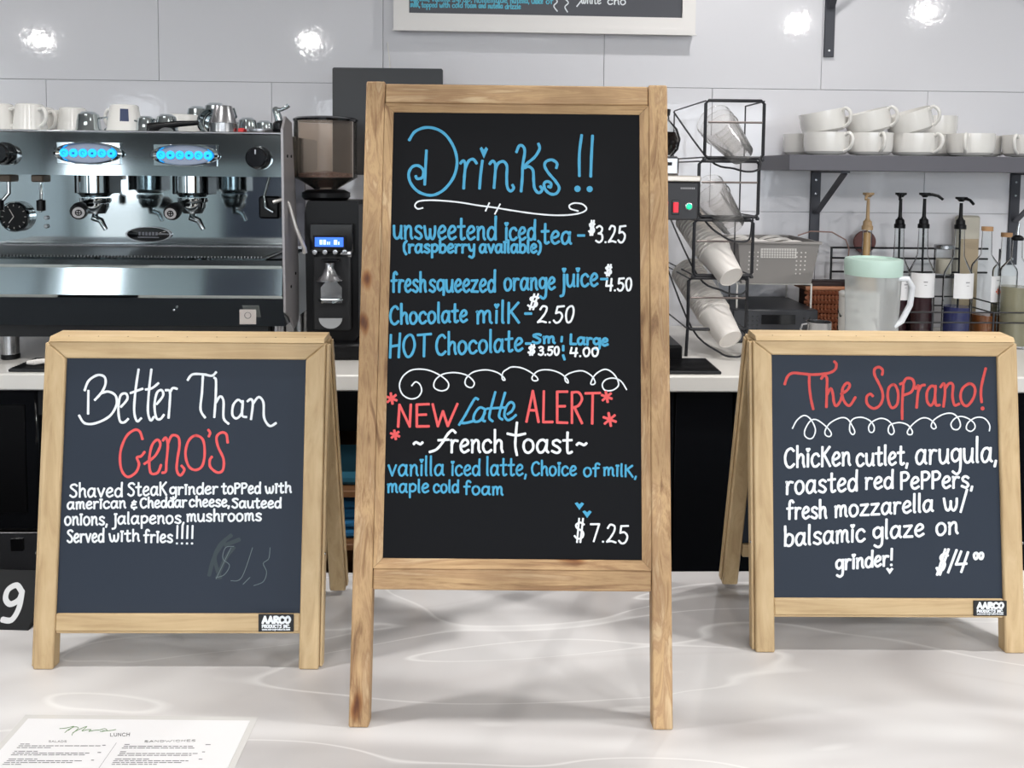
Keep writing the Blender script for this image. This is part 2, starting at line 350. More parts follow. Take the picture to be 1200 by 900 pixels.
# ================================================================ STROKE FONT
H = 'H'   # heart dot
FONT = {
'a': (4.5, '3.9,3.8 2.6,5 1,4.4 .2,2.4 .8,.4 2,.1 3.2,1.4 3.9,3.6;4,4.9 3.8,1.2 4.5,.2'),
'b': (4, '.4,9 .5,4 .4,.2;.5,3.4 2,4.9 3.8,3.8 3.6,1 2,0 .5,.8'),
'c': (3.8, '3.7,4 2.5,5 .8,4.2 .2,2.2 1,.3 2.4,0 3.8,.9'),
'd': (4.1, '3.8,3.6 2.3,4.9 .6,3.8 .3,1.4 1.5,0 3,.6 3.8,2.4;4.1,9 3.9,4 4,.1'),
'e': (3.7, '.5,2.3 2.4,2.8 3.5,3.8 2.8,5 1.5,4.9 .3,3 .5,1 1.8,0 3.7,.9'),
'f': (3.2, '3.4,8 2.6,9 1.6,8.4 1.3,6 1.2,0;0,4.6 3,4.8'),
'g': (4.1, '3.8,3.8 2.3,5 .5,4 .4,1.8 1.6,.6 3.3,1.6 3.8,3.4;4,4.9 4,0 3.6,-3 2.2,-3.9 .7,-3'),
'h': (3.9, '.5,9 .5,.1;.5,3 2,4.9 3.3,4.2 3.4,1.6 3.9,.1'),
'i': (1.2, '.7,4.9 .6,.1;.7,6.3 .2,7.4;.7,6.3 1.3,7.4;.2,7.2 1.3,7.2'),
'j': (2, '1.8,5 1.8,-1 1.3,-3.4 0,-3.9;1.8,6.3 1.3,7.4;1.8,6.3 2.4,7.4;1.3,7.2 2.4,7.2'),
'k': (4.2, '.5,9 .4,0;4,7.6 2.4,5 .6,3.4;1.2,3.9 2.6,3.4 3,1 4.2,.1'),
'l': (1.2, '.6,9 .5,1 .9,.1'),
'm': (5.7, '.3,4.6 .6,4.4 .6,0;.6,3 1.6,4.9 2.7,4.2 2.8,.4;2.8,3 3.9,4.9 5,4.3 5.1,1 5.7,.1'),
'n': (3.9, '.2,4.8 .6,4.4 .5,0;.5,3 2,4.9 3.2,4.2 3.3,1.2 3.9,.1'),
'o': (4, '2,5 .5,4 .2,2 1,.2 2.4,0 3.8,1.6 3.6,4 2,5'),
'p': (4, '.5,4.8 .5,-3.6;.5,3.6 2,5 3.8,4 3.6,1.6 2,.6 .5,1.2'),
'q': (4, '3.7,4.2 2.2,5 .5,4 .4,1.8 1.6,.7 3.4,1.8;3.8,4.9 3.9,0 3.8,-1.2'),
'r': (3.1, '.2,4.8 .6,4.4 .5,0;.5,2.8 1.6,4.7 3.1,4.6'),
's': (3.5, '3.4,4.3 2.2,5 .8,4.4 .9,3.2 2.6,2.2 3.4,1 2.2,0 .3,.7'),
't': (3.2, '1.6,8 1.5,1.2 2.1,0 3.2,.5;0,4.9 3.1,5.1'),
'u': (4.1, '.3,4.9 .5,1.2 1.7,0 3,.9 3.7,3;3.8,4.9 3.7,1 4.1,.1'),
'v': (3.8, '.2,4.9 1.9,.1;1.9,.1 3.8,4.9'),
'w': (5.6, '.2,4.9 .9,1 1.8,0 2.7,1.2 2.9,3.8;2.9,3.8 3.1,1 4.2,0 5.2,2 5.3,4.9'),
'x': (3.6, '.2,4.9 3.6,0;3.5,4.9 .1,0'),
'y': (3.9, '.3,4.9 .9,2 2.2,1.2 3.4,2.4;3.7,4.9 3.5,-1.5 2.4,-3.8 .7,-3'),
'z': (3.8, '.3,4.7 3.5,4.8;3.5,4.8 .2,.2;.2,.2 3.8,.1'),
'A': (4.3, '0,0 2.2,8;2.2,8 4.2,0;.9,3 3.5,3'), 'C': (4.6, '4.4,6.8 3,8 1,6.6 .2,3.6 1,.8 2.8,0 4.6,1.2'),
'D': (4.4, '.5,8 .5,0;.5,8 3,7.6 4.4,4 3,.4 .5,0'), 'E': (4, '.5,8 .5,0;.5,8 4,8.1;.5,4.2 3.2,4.3;.5,0 4,0'),
'H': (4.2, '.7,8.2 .4,0;4.2,8.6 3.7,0;.5,4 3.9,4.4'), 'I': (1, '.5,8 .5,0'), 'L': (3.6, '.6,8 .4,0;.4,0 3.6,.1'),
'N': (4.2, '.4,0 .8,8;.8,8 3.8,0;3.8,0 4.1,8'), 'O': (4.6, '2.4,8 .7,6.4 .2,3.4 1.4,.2 3.2,.6 4.5,4 3.8,7.2 2.4,8'),
'P': (4, '.5,8 .5,0;.5,7.9 2.8,8 4,6 2.8,4 .5,3.8'), 'R': (4.1, '.5,8 .5,0;.5,7.9 2.8,8 4,6.4 2.8,4.6 .9,4;1.4,4 4,0'),
'S': (4, '4,7 2.8,8 1,7.4 .6,5.8 2,4.4 3.6,2.8 3.4,.8 1.8,0 .2,1'), 'T': (5, '0,7.8 5,8;2.5,7.9 2.3,0'),
'U': (4.2, '.4,8 .5,2 2,0 3.7,1.6 4,8'), 'W': (7.2, '0,8 1.5,0;1.5,0 3,5.4;3,5.4 4.4,0;4.4,0 7.2,8'), 'K': (4.2, '.5,8 .4,0;4,8 .6,3.8;1.4,4.4 4.2,0'),
'0': (3.8, '2,8 .6,6.6 .3,3.4 1.3,.2 2.9,.8 3.7,4.4 3.2,7.4 2,8'), '1': (1.5, '1.6,8.6 .5,0'), '2': (4, '.5,6.4 1.6,8 3.4,7.4 3.2,5 1.6,2.2 .1,.2;.1,.2 2,.6 3.9,.1'),
'3': (3.8, '.6,7.2 2.2,8 3.6,6.8 3,5 1.6,4.3;1.6,4.3 3.4,3.8 3.6,1.4 2,0 .2,.8'), '4': (4.2, '.9,8 .2,3;.2,3 4.2,3.2;3.7,7.6 3,0'), '5': (4.2, '4.2,8 1.2,7.7;1.2,7.7 .8,4.6;.8,4.6 2.6,5 3.9,3.2 3,.6 1.4,-.1 .2,1'),
'7': (3.8, '.1,7.6 3.8,7.9;3.8,7.9 1.4,0'), '9': (3.8, '3.6,6.6 2.2,8 .5,7 .3,5 1.6,3.8 3.3,4.8 3.7,6.6;3.7,6.6 3.7,3 2.6,.4 .6,.4'),
'$': (3.4, '3.2,6.6 1.9,7.4 .6,6.4 1,5 2.8,3.6 2.8,1.4 1.2,.6 .1,1.8;1.6,9 .9,-.8;2.9,9 2,-.8'),
'.': (1, '.4,.1 .6,.1'), ',': (1, '.6,.3 .1,-1.6'), '-': (3, '.2,3 2.8,3'), '(': (2, '1.9,8.4 .4,5.4 .3,1.6 1.6,-1.2'), ')': (2, '.2,8.4 1.6,5.4 1.5,1.4 .2,-1.2'),
'!': (1.4, '.9,9 .7,2.8;.5,.1 .7,.1'), '&': (2.4, '2.2,5.4 .6,5 .8,3.8 1.8,3.6;1.8,3.6 .2,3 .4,1.2 2.4,1.4;1.3,6.6 1.3,5.4;1.3,1.2 1.3,.1'), "'": (1, '.6,9 .4,7.4'), '/': (2.6, '2.6,8.6 .1,-.6'),
'~': (4.4, '0,2.4 1,3.6 2.4,2.8 3.4,2.2 4.4,3.4'), ' ': (2.2, ''),
}
def crm(pts, n=6):
    """catmull-rom samples"""
    if len(pts) < 3: return pts
    closed = pts[0] == pts[-1]; out = []
    P = pts
    for i in range(len(P)-1):
        p1, p2 = P[i], P[i+1]
        p0 = P[i-1] if i > 0 else (P[-2] if closed else p1); p3 = P[i+2] if i+2 < len(P) else (P[1] if closed else p2)
        for k in range(n):
            t = k/n; t2 = t*t; t3 = t2*t
            out.append(tuple(.5*(2*p1[j] + (p2[j]-p0[j])*t + (2*p0[j]-5*p1[j]+4*p2[j]-p3[j])*t2 + (3*p1[j]-p0[j]-3*p2[j]+p3[j])*t3) for j in (0, 1)))
    out.append(P[-1]); return out
def parse(s):
    return [[tuple(float(q) for q in p.split(',')) for p in st.split()] for st in s.split(';') if st.strip()]
def word(t, xa, xb, ya, yb=None, xh=10, slant=0.0, asc=1.0):
    """strokes (in px) of a word whose baseline runs (xa,ya)-(xb,yb)"""
    if yb is None: yb = ya
    gap = 1.15; adv = []; x = 0
    for ch in t:
        w = FONT[ch][0]; adv.append(x); x += w + gap
    tot = x - gap; sx = (xb-xa)/tot; sy = xh/5.0; out = []
    for ch, a in zip(t, adv):
        for st in parse(FONT[ch][1]):
            q = []
            for (u, v) in st:
                if v > 5: v = 5+(v-5)*asc
                elif v < 0: v *= .45+.55*asc
                X_ = xa + (a+u)*sx + slant*v*sy; q.append((X_, ya + (yb-ya)*((a+u)/tot) - v*sy))
            out.append(q)
    return out
def trace(s, ox, oy, k): return [[(ox + a/k, oy + b/k) for a, b in st] for st in parse(s)]
def heart(x, y, w, h): return [('poly', [(x-w*.5, y-h*.35), (x-w*.25, y-h*.5), (x, y-h*.25), (x+w*.25, y-h*.5), (x+w*.5, y-h*.3), (x, y+h*.5)])]
def star(x, y, r):
    return [[(x+r*math.cos(R(a)), y+r*math.sin(R(a))), (x-r*math.cos(R(a)), y-r*math.sin(R(a)))] for a in (80, 20, 140)]
def disc(x, y, r): return [('poly', [(x+r*math.cos(R(a)), y+r*math.sin(R(a))) for a in range(0, 360, 30)])]
def ink(mb, strokes, width, place, n=5, taper=.88):
    """flat marker strokes; place(px,py,lift) -> 3D point on the surface"""
    for si, st in enumerate(strokes):
        lift = .00025 + (si % 7)*.00001
        if isinstance(st, tuple) and st[0] == 'poly':
            mb.add([place(x, y, lift) for x, y in st[1]], [tuple(range(len(st[1])))]); continue
        p = crm(st, n); hw = width/2; m = len(p)
        if m < 2: continue
        Lp = []; Rp = []
        ts = []
        for i in range(m):
            a = p[max(i-1, 0)]; b = p[min(i+1, m-1)]; dx, dy = b[0]-a[0], b[1]-a[1]; d = math.hypot(dx, dy) or 1; ts.append((dx/d, dy/d))
        def dirn(i): return ts[i]
        pts = []
        # round caps
        t0 = ts[0]; t1 = ts[-1]
        a0 = (p[0][0]-t0[0]*hw*.8, p[0][1]-t0[1]*hw*.8); a1 = (p[-1][0]+t1[0]*hw*.8, p[-1][1]+t1[1]*hw*.8)
        seq = [(a0, t0, .55*hw)] + [((p[0][0]-t0[0]*hw*.4, p[0][1]-t0[1]*hw*.4), t0, .9*hw)] + [(p[i], ts[i], hw*(1-(1-taper)*abs(math.sin(i*.7+si)))) for i in range(m)] + [((p[-1][0]+t1[0]*hw*.4, p[-1][1]+t1[1]*hw*.4), t1, .9*hw), (a1, t1, .55*hw)]
        vs_ = []
        for (c, t, h_) in seq:
            vs_.append(place(c[0]-t[1]*h_, c[1]+t[0]*h_, lift)); vs_.append(place(c[0]+t[1]*h_, c[1]-t[0]*h_, lift))
        mb.add(vs_, [(2*i, 2*i+1, 2*i+3, 2*i+2) for i in range(len(seq)-1)])
# ================================================================ A-FRAME CHALKBOARDS
class Board:
    def __init__(s, label, feet, name='chalkboard_sign', top_dy=.06, H=.45, w=.396):
        a = atZ(*feet[0], FZ); b = atZ(*feet[1], FZ); c = (a+b)/2; s.w = w; s.yaw = math.atan2(b.y-a.y, b.x-a.x)
        s.t = math.atan2(top_dy, H); s.L = math.hypot(top_dy, H); s.root = thing(name, (c.x, c.y, FZ), label, 'sign', None, s.yaw)
        s.c = c; s.c.z = FZ; s.e = Vector((math.cos(s.yaw), math.sin(s.yaw), 0)); s.d = Vector((-s.e.y, s.e.x, 0))
        s.ev = Vector((0, math.sin(s.t), math.cos(s.t))); s.en = Vector((0, -math.cos(s.t), math.sin(s.t)))
        # frame: local (u, v, n) -> local xyz
        s.M = Matrix(((1, 0, 0, 0), (0, s.ev.y, s.en.y, 0), (0, s.ev.z, s.en.z, 0), (0, 0, 0, 1)))
    def uv(s, px, py, n=0):
        """where the sight line through a photo point meets the panel plane"""
        d = ray(px, py); N = s.d*s.en.y + Vector((0, 0, s.en.z)); o_ = s.c + N*n
        tt = (o_-CAM).dot(N)/d.dot(N); p = CAM + d*tt - o_
        return p.dot(s.e), p.dot(s.d*s.ev.y + Vector((0, 0, s.ev.z)))
    def place(s, n):
        def f(px, py, lift):
            u, v = s.uv(px, py, n); return s.M @ Vector((u, v, n+lift))
        return f
    def letter(s, what, m, strokes, width, n):
        mb = MB(); ink(mb, strokes, width, s.place(n)); o = mb.build('lettering', m, s.root, recalc=False); o['label'] = what; return o
def frame_member(b, name, poly, n0, n1, m, lab=None):
    mb = MB(); mb.M = b.M; mb.prism(poly, n0, n1, axis=2)
    o = mb.build(name, m, b.root, sharp=20)
    md = o.modifiers.new('bevel', 'BEVEL'); md.width = .0022; md.segments = 2; md.limit_method = 'ANGLE'
    return o
def aframe(label, feet, back_y, open_px, rail_px):
    b = Board(label, feet, top_dy=.055); hw = b.w/2; L = b.L
    # measured opening of the panel
    (ul, vt), (ur, _) = b.uv(open_px[0], open_px[1]), b.uv(open_px[2], open_px[1]); _, vb = b.uv(open_px[0]+100, open_px[3]); _, vr = b.uv(open_px[0]+100, rail_px)
    hi = (ur-ul)/2; s_ = .001
    T = .019
    # stiles, rails with mitred top corners
    frame_member(b, 'stile', [(-hw, 0), (-hi-.0, 0), (-hi, vt), (-hw, L)], -T, 0, pine_v)
    frame_member(b, 'stile', [(hi, 0), (hw, 0), (hw, L), (hi, vt)], -T, 0, pine_v)
    frame_member(b, 'top_rail', [(-hw, L), (-hi, vt), (hi, vt), (hw, L)], -T, 0, pine_h)
    frame_member(b, 'bottom_rail', [(-hi, vr), (hi, vr), (hi, vb), (-hi, vb)], -T+.002, -.0015, pine_h)
    mb = MB(); mb.M = b.M; mb.box(-hi-.001, hi+.001, vb-.001, vt+.001, -.012, -.0045); mb.build('chalk_panel', board_g, b.root)
    # thin moulding bead round the outside of the frame
    for sx in (-1, 1):
        mb = MB(); mb.M = b.M; mb.box(sx*(hw+.0002), sx*(hw+.0045), 0.002, L-.002, -T+.001, -.005, .001); mb.build('edge_bead', pine_v, b.root)
    mb = MB(); mb.M = b.M; mb.box(-hi, hi, vr-.0035, vr-.0002, -T+.001, -.004, .001); mb.build('lower_bead', pine_h, b.root)
    # cap / hinge strip and rear frame
    yt = b.ev.y*L + T + .002; zt = b.ev.z*L
    by = back_y - b.c.y
    ang = math.atan2(by - yt - .004, zt); Lb = zt/math.cos(ang)
    Mb = Matrix.Translation((0, yt+.004, zt)) @ Matrix(((1, 0, 0, 0), (0, math.sin(ang), math.cos(ang), 0), (0, -math.cos(ang), math.sin(ang), 0), (0, 0, 0, 1)))
    rb = MB(); rb.M = Mb   # local x, v down from top, n outward
    for sx in (-1, 1):
        m2 = MB(); m2.M = Mb; m2.box(sx*hw, sx*(hi+.002), .002, Lb-.006, -.0, T, .002); m2.build('rear_stile', pine_v, b.root)
        m2 = MB(); m2.M = Mb; m2.box(sx*(hw+.0005), sx*(hw+.003), .006, Lb-.012, .005, T-.003, .0008); m2.build('rear_edge_bead', pine_v, b.root)
    m2 = MB(); m2.M = Mb; m2.box(-hi, hi, .002, .024, 0, T, .002); m2.build('rear_top_rail', pine_h, b.root)
    m2 = MB(); m2.M = Mb; m2.box(-hi, hi, L-vb, L-vr, 0, T, .002); m2.build('rear_bottom_rail', pine_h, b.root)
    m2 = MB(); m2.M = Mb; m2.box(-hi-.001, hi+.001, .023, L-vb+.001, .006, .012); m2.build('rear_chalk_panel', board_g, b.root)
    cp = MB(); cp.prism([(b.ev.y*L-.001, zt+.0005), (b.ev.y*L+.003, zt+.007), (yt+.016, zt+.009), (yt+.02, zt+.003), (yt+.02, zt+.0005)], -hw+.004, hw-.002, axis=0)
    o = cp.build('top_cap', pine_h, b.root, sharp=20)
    # brads along the cap
    nb = MB()
    for k in range(9): nb.lathe([(0, 0), (.0009, 0), (.0009, .0006), (0, .0008)], c=(-hw+.03+k*.042, b.ev.y*L+.0035, zt+.0072), seg=8)
    nb.build('brad_heads', mat('brad', (120, 100, 80), .4, .5), b.root)['kind'] = 'stuff'
    # screws on the stile
    for sx in (-1, 1): MB().lathe([(0, 0), (.0022, 0), (.0022, .0008), (0, .0009)], c=(sx*(hw+.0045), b.ev.y*.16+.006, .155), seg=10, axis=(sx, 0, 0)).build('screw', steel, b.root)
    # safety chain hanging between the two frames, slack drops below the rails
    y0 = b.ev.y*.09+T; zA = .085; zB = .085; y1 = by-.035
    prev = None; N = 22
    for k in range(N):
        tt = (k+.5)/N; y = y0+(y1-y0)*tt; z = zA - .05*(1-(2*tt-1)**2); x = .012*math.sin(k*1.3)
        pts = []
        for a in range(0, 360, 30):
            c_, s_ = math.cos(R(a))*.0062, math.sin(R(a))*.0034
            pts.append((x + (s_ if k % 2 else 0), y + c_, z + (0 if k % 2 else s_)))
        MB().tube(pts, .0009, 5, True).build('chain_link', mat('brass', (150, 128, 84), .3, 1), b.root)
    return b, hi, vb, vt
LB, *_ = aframe('pine tabletop chalkboard at left headed Better Than in white script', ((38, 785), (373, 785)), 1.305, (80-.5, 420, 361, 720), 741)
RB, *_ = aframe('pine tabletop chalkboard at right headed The Soprano! in red script', ((887, 765), (1200, 766)), 1.315, (908, 416, 1172.5, 702), 722)
def sticker(b, px0, px1, py0, py1):
    P = b.place(.0); q = [P(px0, py0, .0006), P(px1, py0, .0006), P(px1, py1, .0006), P(px0, py1, .0006)]; q2 = [P(px0, py0, -.0014), P(px1, py0, -.0014), P(px1, py1, -.0014), P(px0, py1, -.0014)]
    o = MB().add(q+q2, [(0, 1, 2, 3), (4, 5, 6, 7), (0, 1, 5, 4), (1, 2, 6, 5), (2, 3, 7, 6), (3, 0, 4, 7)]).build('maker_sticker', black_m, b.root)
    o['label'] = 'small black sticker with white capitals'
    w = px1-px0; mb = MB(); h = py1-py0
    ink(mb, word('AARCO', px0+w*.12, px1-w*.1, py0+h*.5, None, h*.36*5/8), h*.15, b.place(.0008))
    ink(mb, word('PRODUCTS INC.', px0+w*.1, px1-w*.1, py0+h*.78, None, h*.17*5/8), h*.06, b.place(.0008))
    ink(mb, word('www.aarcoproducts.com', px0+w*.1, px1-w*.1, py0+h*.92, None, h*.07), h*.03, b.place(.0008))
    mb.build('sticker_print', ink_white, o, recalc=False)
sticker(LB, 303, 344, 720, 740); sticker(RB, 1141, 1179.5, 704, 721.5)
n = -.0045
T1 = (80, 425, 6.207); T2 = (200, 425, 6.207)
LB.letter('white script words Better Than', ink_white,
  trace('120,200 150,130 215,90 265,105 270,160 240,220 195,270;235,225 290,210 345,240 350,310 300,390 200,440 120,440 80,385;147,205 145,370;'
  '385,320 430,265 420,225 380,240 365,330 375,420 405,435 435,410;512,50 490,200 480,350 500,425 530,405;455,220 540,190;605,50 590,180 580,350 600,420 622,395;565,195 610,185 655,150;'
  '645,300 690,240 680,200 645,220 628,310 640,400 670,410 695,380;710,200 740,210 738,300 730,400;740,220 760,185 790,190', *T1) +
  trace('125,125 160,85 240,85 300,95 330,70;235,95 228,220 218,340 250,398;318,110 330,130 328,250 318,395;330,290 360,245 385,280 385,400 420,443;'
  '520,290 490,270 455,310 450,380 480,405 515,370 525,300;525,280 520,380 550,395;560,280 585,265 598,300 585,410;598,300 640,250 675,290 680,400 720,460 765,440', *T2), 3.1, n)
LB.letter('red script name under the heading', ink_red,
  trace("540,555 520,500 480,490 420,540 380,650 385,770 430,830 490,800 515,740 500,690 530,680 555,650;555,735 630,680 670,600 650,560 610,600 590,700 600,800 650,800 675,745;690,565 710,545 725,600 715,720 710,790 685,800", *T1) +
  trace("-20,590 10,530 55,540 65,600 50,700 45,780 70,820 100,780 80,750;180,530 130,570 108,660 130,750 180,780 230,750 248,660 235,560 180,530;275,490 288,510 278,535;415,580 405,520 370,508 335,540 345,610 385,700 380,780 340,798 290,760 285,710 300,685", *T2), 3.3, n)
LB.letter('white lines describing the steak grinder', ink_white,
  word('Shaved', 82, 143, 582.5, 582, 10, asc=0.8) + word('SteaK', 150, 195, 581, 580, 10, asc=0.8) + word('grinder', 199, 255, 579.5, 578.5, 8.5, asc=0.62) + word('toPPed', 260, 305, 578.5, 578, 8.5, asc=0.62) + word('with', 311, 341, 578, 577, 8, asc=0.62) +
  word('american', 79, 147, 596.5, 595, 8, asc=0.62) + word('&', 154, 160, 597, None, 8.5, asc=0.62) + word('Cheddar', 164.6, 218.5, 595, 594, 8, asc=0.62) + word('cheese,', 222, 269, 593.5, None, 8, asc=0.62) + word('Sauteed', 272, 329, 595, None, 7.8, asc=0.62) +
  word('onions,', 76, 126, 615, None, 9.5, asc=0.62) + word('jalapenos,', 132, 216, 614, 613, 9, asc=0.62) + word('mushrooms', 219, 306, 611, 610, 8.5, asc=0.8) +
  word('Served', 79, 121.5, 635.5, 635, 9.6, asc=0.8) + word('with', 128, 163, 634.5, 634, 9, asc=0.62) + word('fries', 169, 202, 635.5, None, 9, asc=0.8) + word('!!!!', 206, 227, 637, None, 11.5), 2.6, n)
G = (30, 550, 3.158)
LB.letter('grey-green smudge of an erased price', ink_ghost, trace('760,245 720,280 700,330 720,400;740,260 700,320 680,390;770,290 740,330 710,400;790,260 740,280', *G), 5, n)
LB.letter('faint outline of the erased price $13', ink_ghost2, trace('770,285 740,290 730,330 755,355 735,390 705,400;760,290 705,405;840,290 800,400 760,412;805,425 830,400;905,290 900,330 880,348 892,380 880,415 845,430', *G), .9, n-.00015+.0003)
T1 = (910, 415, 8.571); T2 = (1035, 415, 8.571)
RB.letter('red script words The Soprano!', ink_red2,
  trace('82,300 110,225 160,190 250,195 350,205 450,200 540,185 590,150 600,100 580,75;328,215 330,330 345,450 368,550;450,245 475,215 505,240 505,350 500,530;510,400 545,345 565,400 575,480 600,520 640,470 655,420;650,400 710,360 735,310 705,290 665,340 660,420 690,490 735,515 790,435;'
  '1060,205 1065,160 1030,130 985,150 985,210 1020,280 1060,370 1065,450 1030,520 970,545 910,500 905,430 940,400 965,420', *T1) +
  trace('100,305 55,340 45,430 65,510 95,540 140,500 150,400 130,330 100,305;170,300 200,300 195,400 190,520 190,650;200,300 230,245 290,250 310,310 280,380 210,410;325,345 355,315 345,420 335,535;350,380 380,320 415,310;'
  '520,330 480,320 440,380 440,470 475,515 510,470 525,350;525,320 520,430 530,510 565,510;575,330 610,295 620,380 605,525;620,350 660,295 700,310 695,420 715,510 760,500;870,295 800,340 775,420 800,500 850,515 910,430 920,340 870,295;1028,145 990,300 980,400 988,480', *T2) + disc(1035+997/8.571, 415+545/8.571, 2.4), 3.4, n)
RB.letter('white looped scroll line', ink_white,
  [trace('160,745 200,670 260,620 310,625 360,680 390,760 370,830 330,850 285,820 285,760 330,680 380,655 440,680 520,750 550,800 530,828 490,810 490,760 540,690 640,640 710,650 760,720 785,780 765,808 735,770 740,690 780,645 860,635 940,670 980,730 970,780 935,780 925,730 960,680 1040,645 1110,660 1160,710 1180,780', *T1)[0] +
   trace('80,808 50,775 65,715 130,690 190,690 250,715 290,770 285,805 250,805 245,770 300,700 380,645 450,645 510,690 530,735 505,750 480,720 510,660 600,605 690,595 750,640 775,710 750,755 700,750 680,700 720,645 780,625 850,645 910,690 920,740 880,775 835,750 850,690 920,640 990,635 1040,665 1070,720 1065,770', *T2)[0]], 1.7, n)
RB.letter('white lines describing the chicken cutlet grinder', ink_white,
  word('ChicKen', 919.5, 996, 548, 545, 15, asc=0.8) + word('cutlet,', 1003.5, 1064, 546, 544, 14, asc=0.8) + word('arugula,', 1073, 1168, 544, 541, 16.5) +
  word('roasted', 921, 1004, 579, 575, 14.5, asc=0.8) + word('red', 1014, 1046, 573, 572, 13, asc=0.8) + word('PePPers,', 1055, 1140, 573, 571, 13, asc=0.8) +
  word('fresh', 922.5, 968, 608, 607, 13, asc=0.8) + word('mozzarella', 978, 1093, 606, 599, 13, asc=0.8) + word('w/', 1105.5, 1133, 598, None, 14) +
  word('balsamic', 919, 1013, 640, 634, 14, asc=0.8) + word('glaze', 1023, 1082, 632, 628, 13.5, asc=0.8) + word('on', 1097, 1122, 627, 625, 13.5, asc=0.8) +
  word('grinder!', 979.5, 1046, 668, 662, 11.5, asc=0.8) + heart(1042.5, 669, 9, 8) + word('$14', 1096, 1130, 671, 670, 15, .25) + word('00', 1141, 1152, 655, None, 4.5), 3.3, n)
# ---- centre easel board
CB = Board('tall weathered-wood chalkboard in the middle headed Drinks !! in blue', ((408, 853), (789, 856)), top_dy=.131, H=.819, w=.408)
b = CB; hw = .204; L = b.L; T = .022
(ul, vt), (ur, _) = b.uv(457, 130), b.uv(747, 130); _, vb = b.uv(600, 657.5); _, vr = b.uv(600, 693); _, vm = b.uv(600, 668); _, vt2 = b.uv(600, 122)
hi = (ur-ul)/2; hm = hi + .0115
frame_member(b, 'stile', [(-hw, 0), (-hm, 0), (-hm, L), (-hw, L)], -T, 0, old_v)
frame_member(b, 'stile', [(hm, 0), (hw, 0), (hw, L-.001), (hm, L-.001)], -T, 0, old_v)
frame_member(b, 'top_rail', [(-hm+.0006, vt2), (hm-.0006, vt2), (hm-.0006, L-.003), (-hm+.0006, L-.003)], -T, -.001, old_h)
frame_member(b, 'bottom_rail', [(-hm+.0006, vr), (hm-.0006, vr), (hm-.0006, vm), (-hm+.0006, vm)], -T, -.001, old_h)
def bevelstrip(poly_o, name, m):
    # mitred moulding sloping down to the panel: outer edge at n=-.001, inner at n=-.007
    (a, c, d, e) = poly_o
    mb = MB(); vs_ = [b.M @ Vector((*a, -.001)), b.M @ Vector((*c, -.001)), b.M @ Vector((*d, -.0065)), b.M @ Vector((*e, -.0065))] + [b.M @ Vector((*q, -.015)) for q in poly_o]
    mb.add(vs_, [(0, 1, 2, 3), (4, 5, 6, 7), (0, 1, 5, 4), (1, 2, 6, 5), (2, 3, 7, 6), (3, 0, 4, 7)]); o = mb.build(name, m, b.root, sharp=15)
g = .0004
bevelstrip([(-hm+g, vt2-g), (hm-g, vt2-g), (hi-g, vt), (-hi+g, vt)], 'moulding', old_h)
bevelstrip([(-hm+g, vm+g), (hm-g, vm+g), (hi-g, vb), (-hi+g, vb)], 'moulding', old_h)
bevelstrip([(-hm+g, vm+2*g), (-hm+g, vt2-2*g), (-hi, vt), (-hi, vb)], 'moulding', old_v)
bevelstrip([(hm-g, vm+2*g), (hm-g, vt2-2*g), (hi, vt), (hi, vb)], 'moulding', old_v)
mb = MB(); mb.M = b.M; mb.box(-hi-.002, hi+.002, vb-.002, vt+.002, -.014, -.008); mb.build('chalk_panel', board_b, b.root)
# rear support frame
zt = b.ev.z*L-.06; yt = b.ev.y*L + .012; by = 1.362-b.c.y; ang = math.atan2(by-yt, zt); Lb = zt/math.cos(ang)
Mb = Matrix.Translation((0, yt, zt)) @ Matrix(((1, 0, 0, 0), (0, math.sin(ang), math.cos(ang), 0), (0, -math.cos(ang), math.sin(ang), 0), (0, 0, 0, 1)))
for sx in (-1, 1):
    m2 = MB(); m2.M = Mb; m2.box(sx*.17, sx*.148, 0, Lb-.005, 0, .018, .002); m2.build('rear_leg', old_v, b.root)
m2 = MB(); m2.M = Mb; m2.box(-.148, .148, .01, .04, .001, .017, .002); m2.box(-.148, .148, Lb-.2, Lb-.17, .001, .017, .002); m2.build('rear_crossbar', old_h, b.root)
n = -.008
T1 = (460, 140, 7.5); T2 = (580, 140, 7.5)
b.letter('large blue curly word Drinks !!', ink_blue,
  trace('148,180 200,105 300,70 400,90 480,150 545,260 567,380 540,500 470,600 390,655 310,665 220,630 160,560 142,480 170,420 220,405 265,435 272,480 255,515 215,520 205,500;298,275 290,420 283,570;598,385 622,362 640,400 632,500 625,605;640,430 670,365 710,350 738,385;790,365 775,480 765,605', *T1) +
  trace('-45,390 -20,365 5,400 0,500 -8,600;5,440 30,385 75,370 105,410 103,500 108,590 135,630 165,605 155,578;190,285 215,230 250,240 262,290 245,400 240,520 230,630;383,215 392,260 350,330 290,380 250,420;262,425 300,415 335,450 340,540 350,610 385,645 415,620 400,590;'
  '540,425 545,385 500,355 450,370 437,410 470,470 530,540 565,600 540,650 490,655 445,620 430,570 455,545 490,560 490,595 470,590;762,140 742,300 742,495;858,145 848,320 842,500', *T2) + disc(676.7, 221.3, 3.8) + disc(691, 221.6, 3.7) + heart(567, 179, 10, 14), 3.6, n)
b.letter('white underline scroll with two ticks', ink_white,
  [trace('265,778 220,785 197,755 230,720 320,710 450,715 600,730 750,755', *T1)[0] + trace('0,775 120,795 300,822 480,840 640,840 760,820 805,785 770,745 700,735 655,755 665,785 730,805', *T2)[0]] + trace('850,735 818,803', *T1) + trace('45,745 0,830', *T2), 2.0, n)
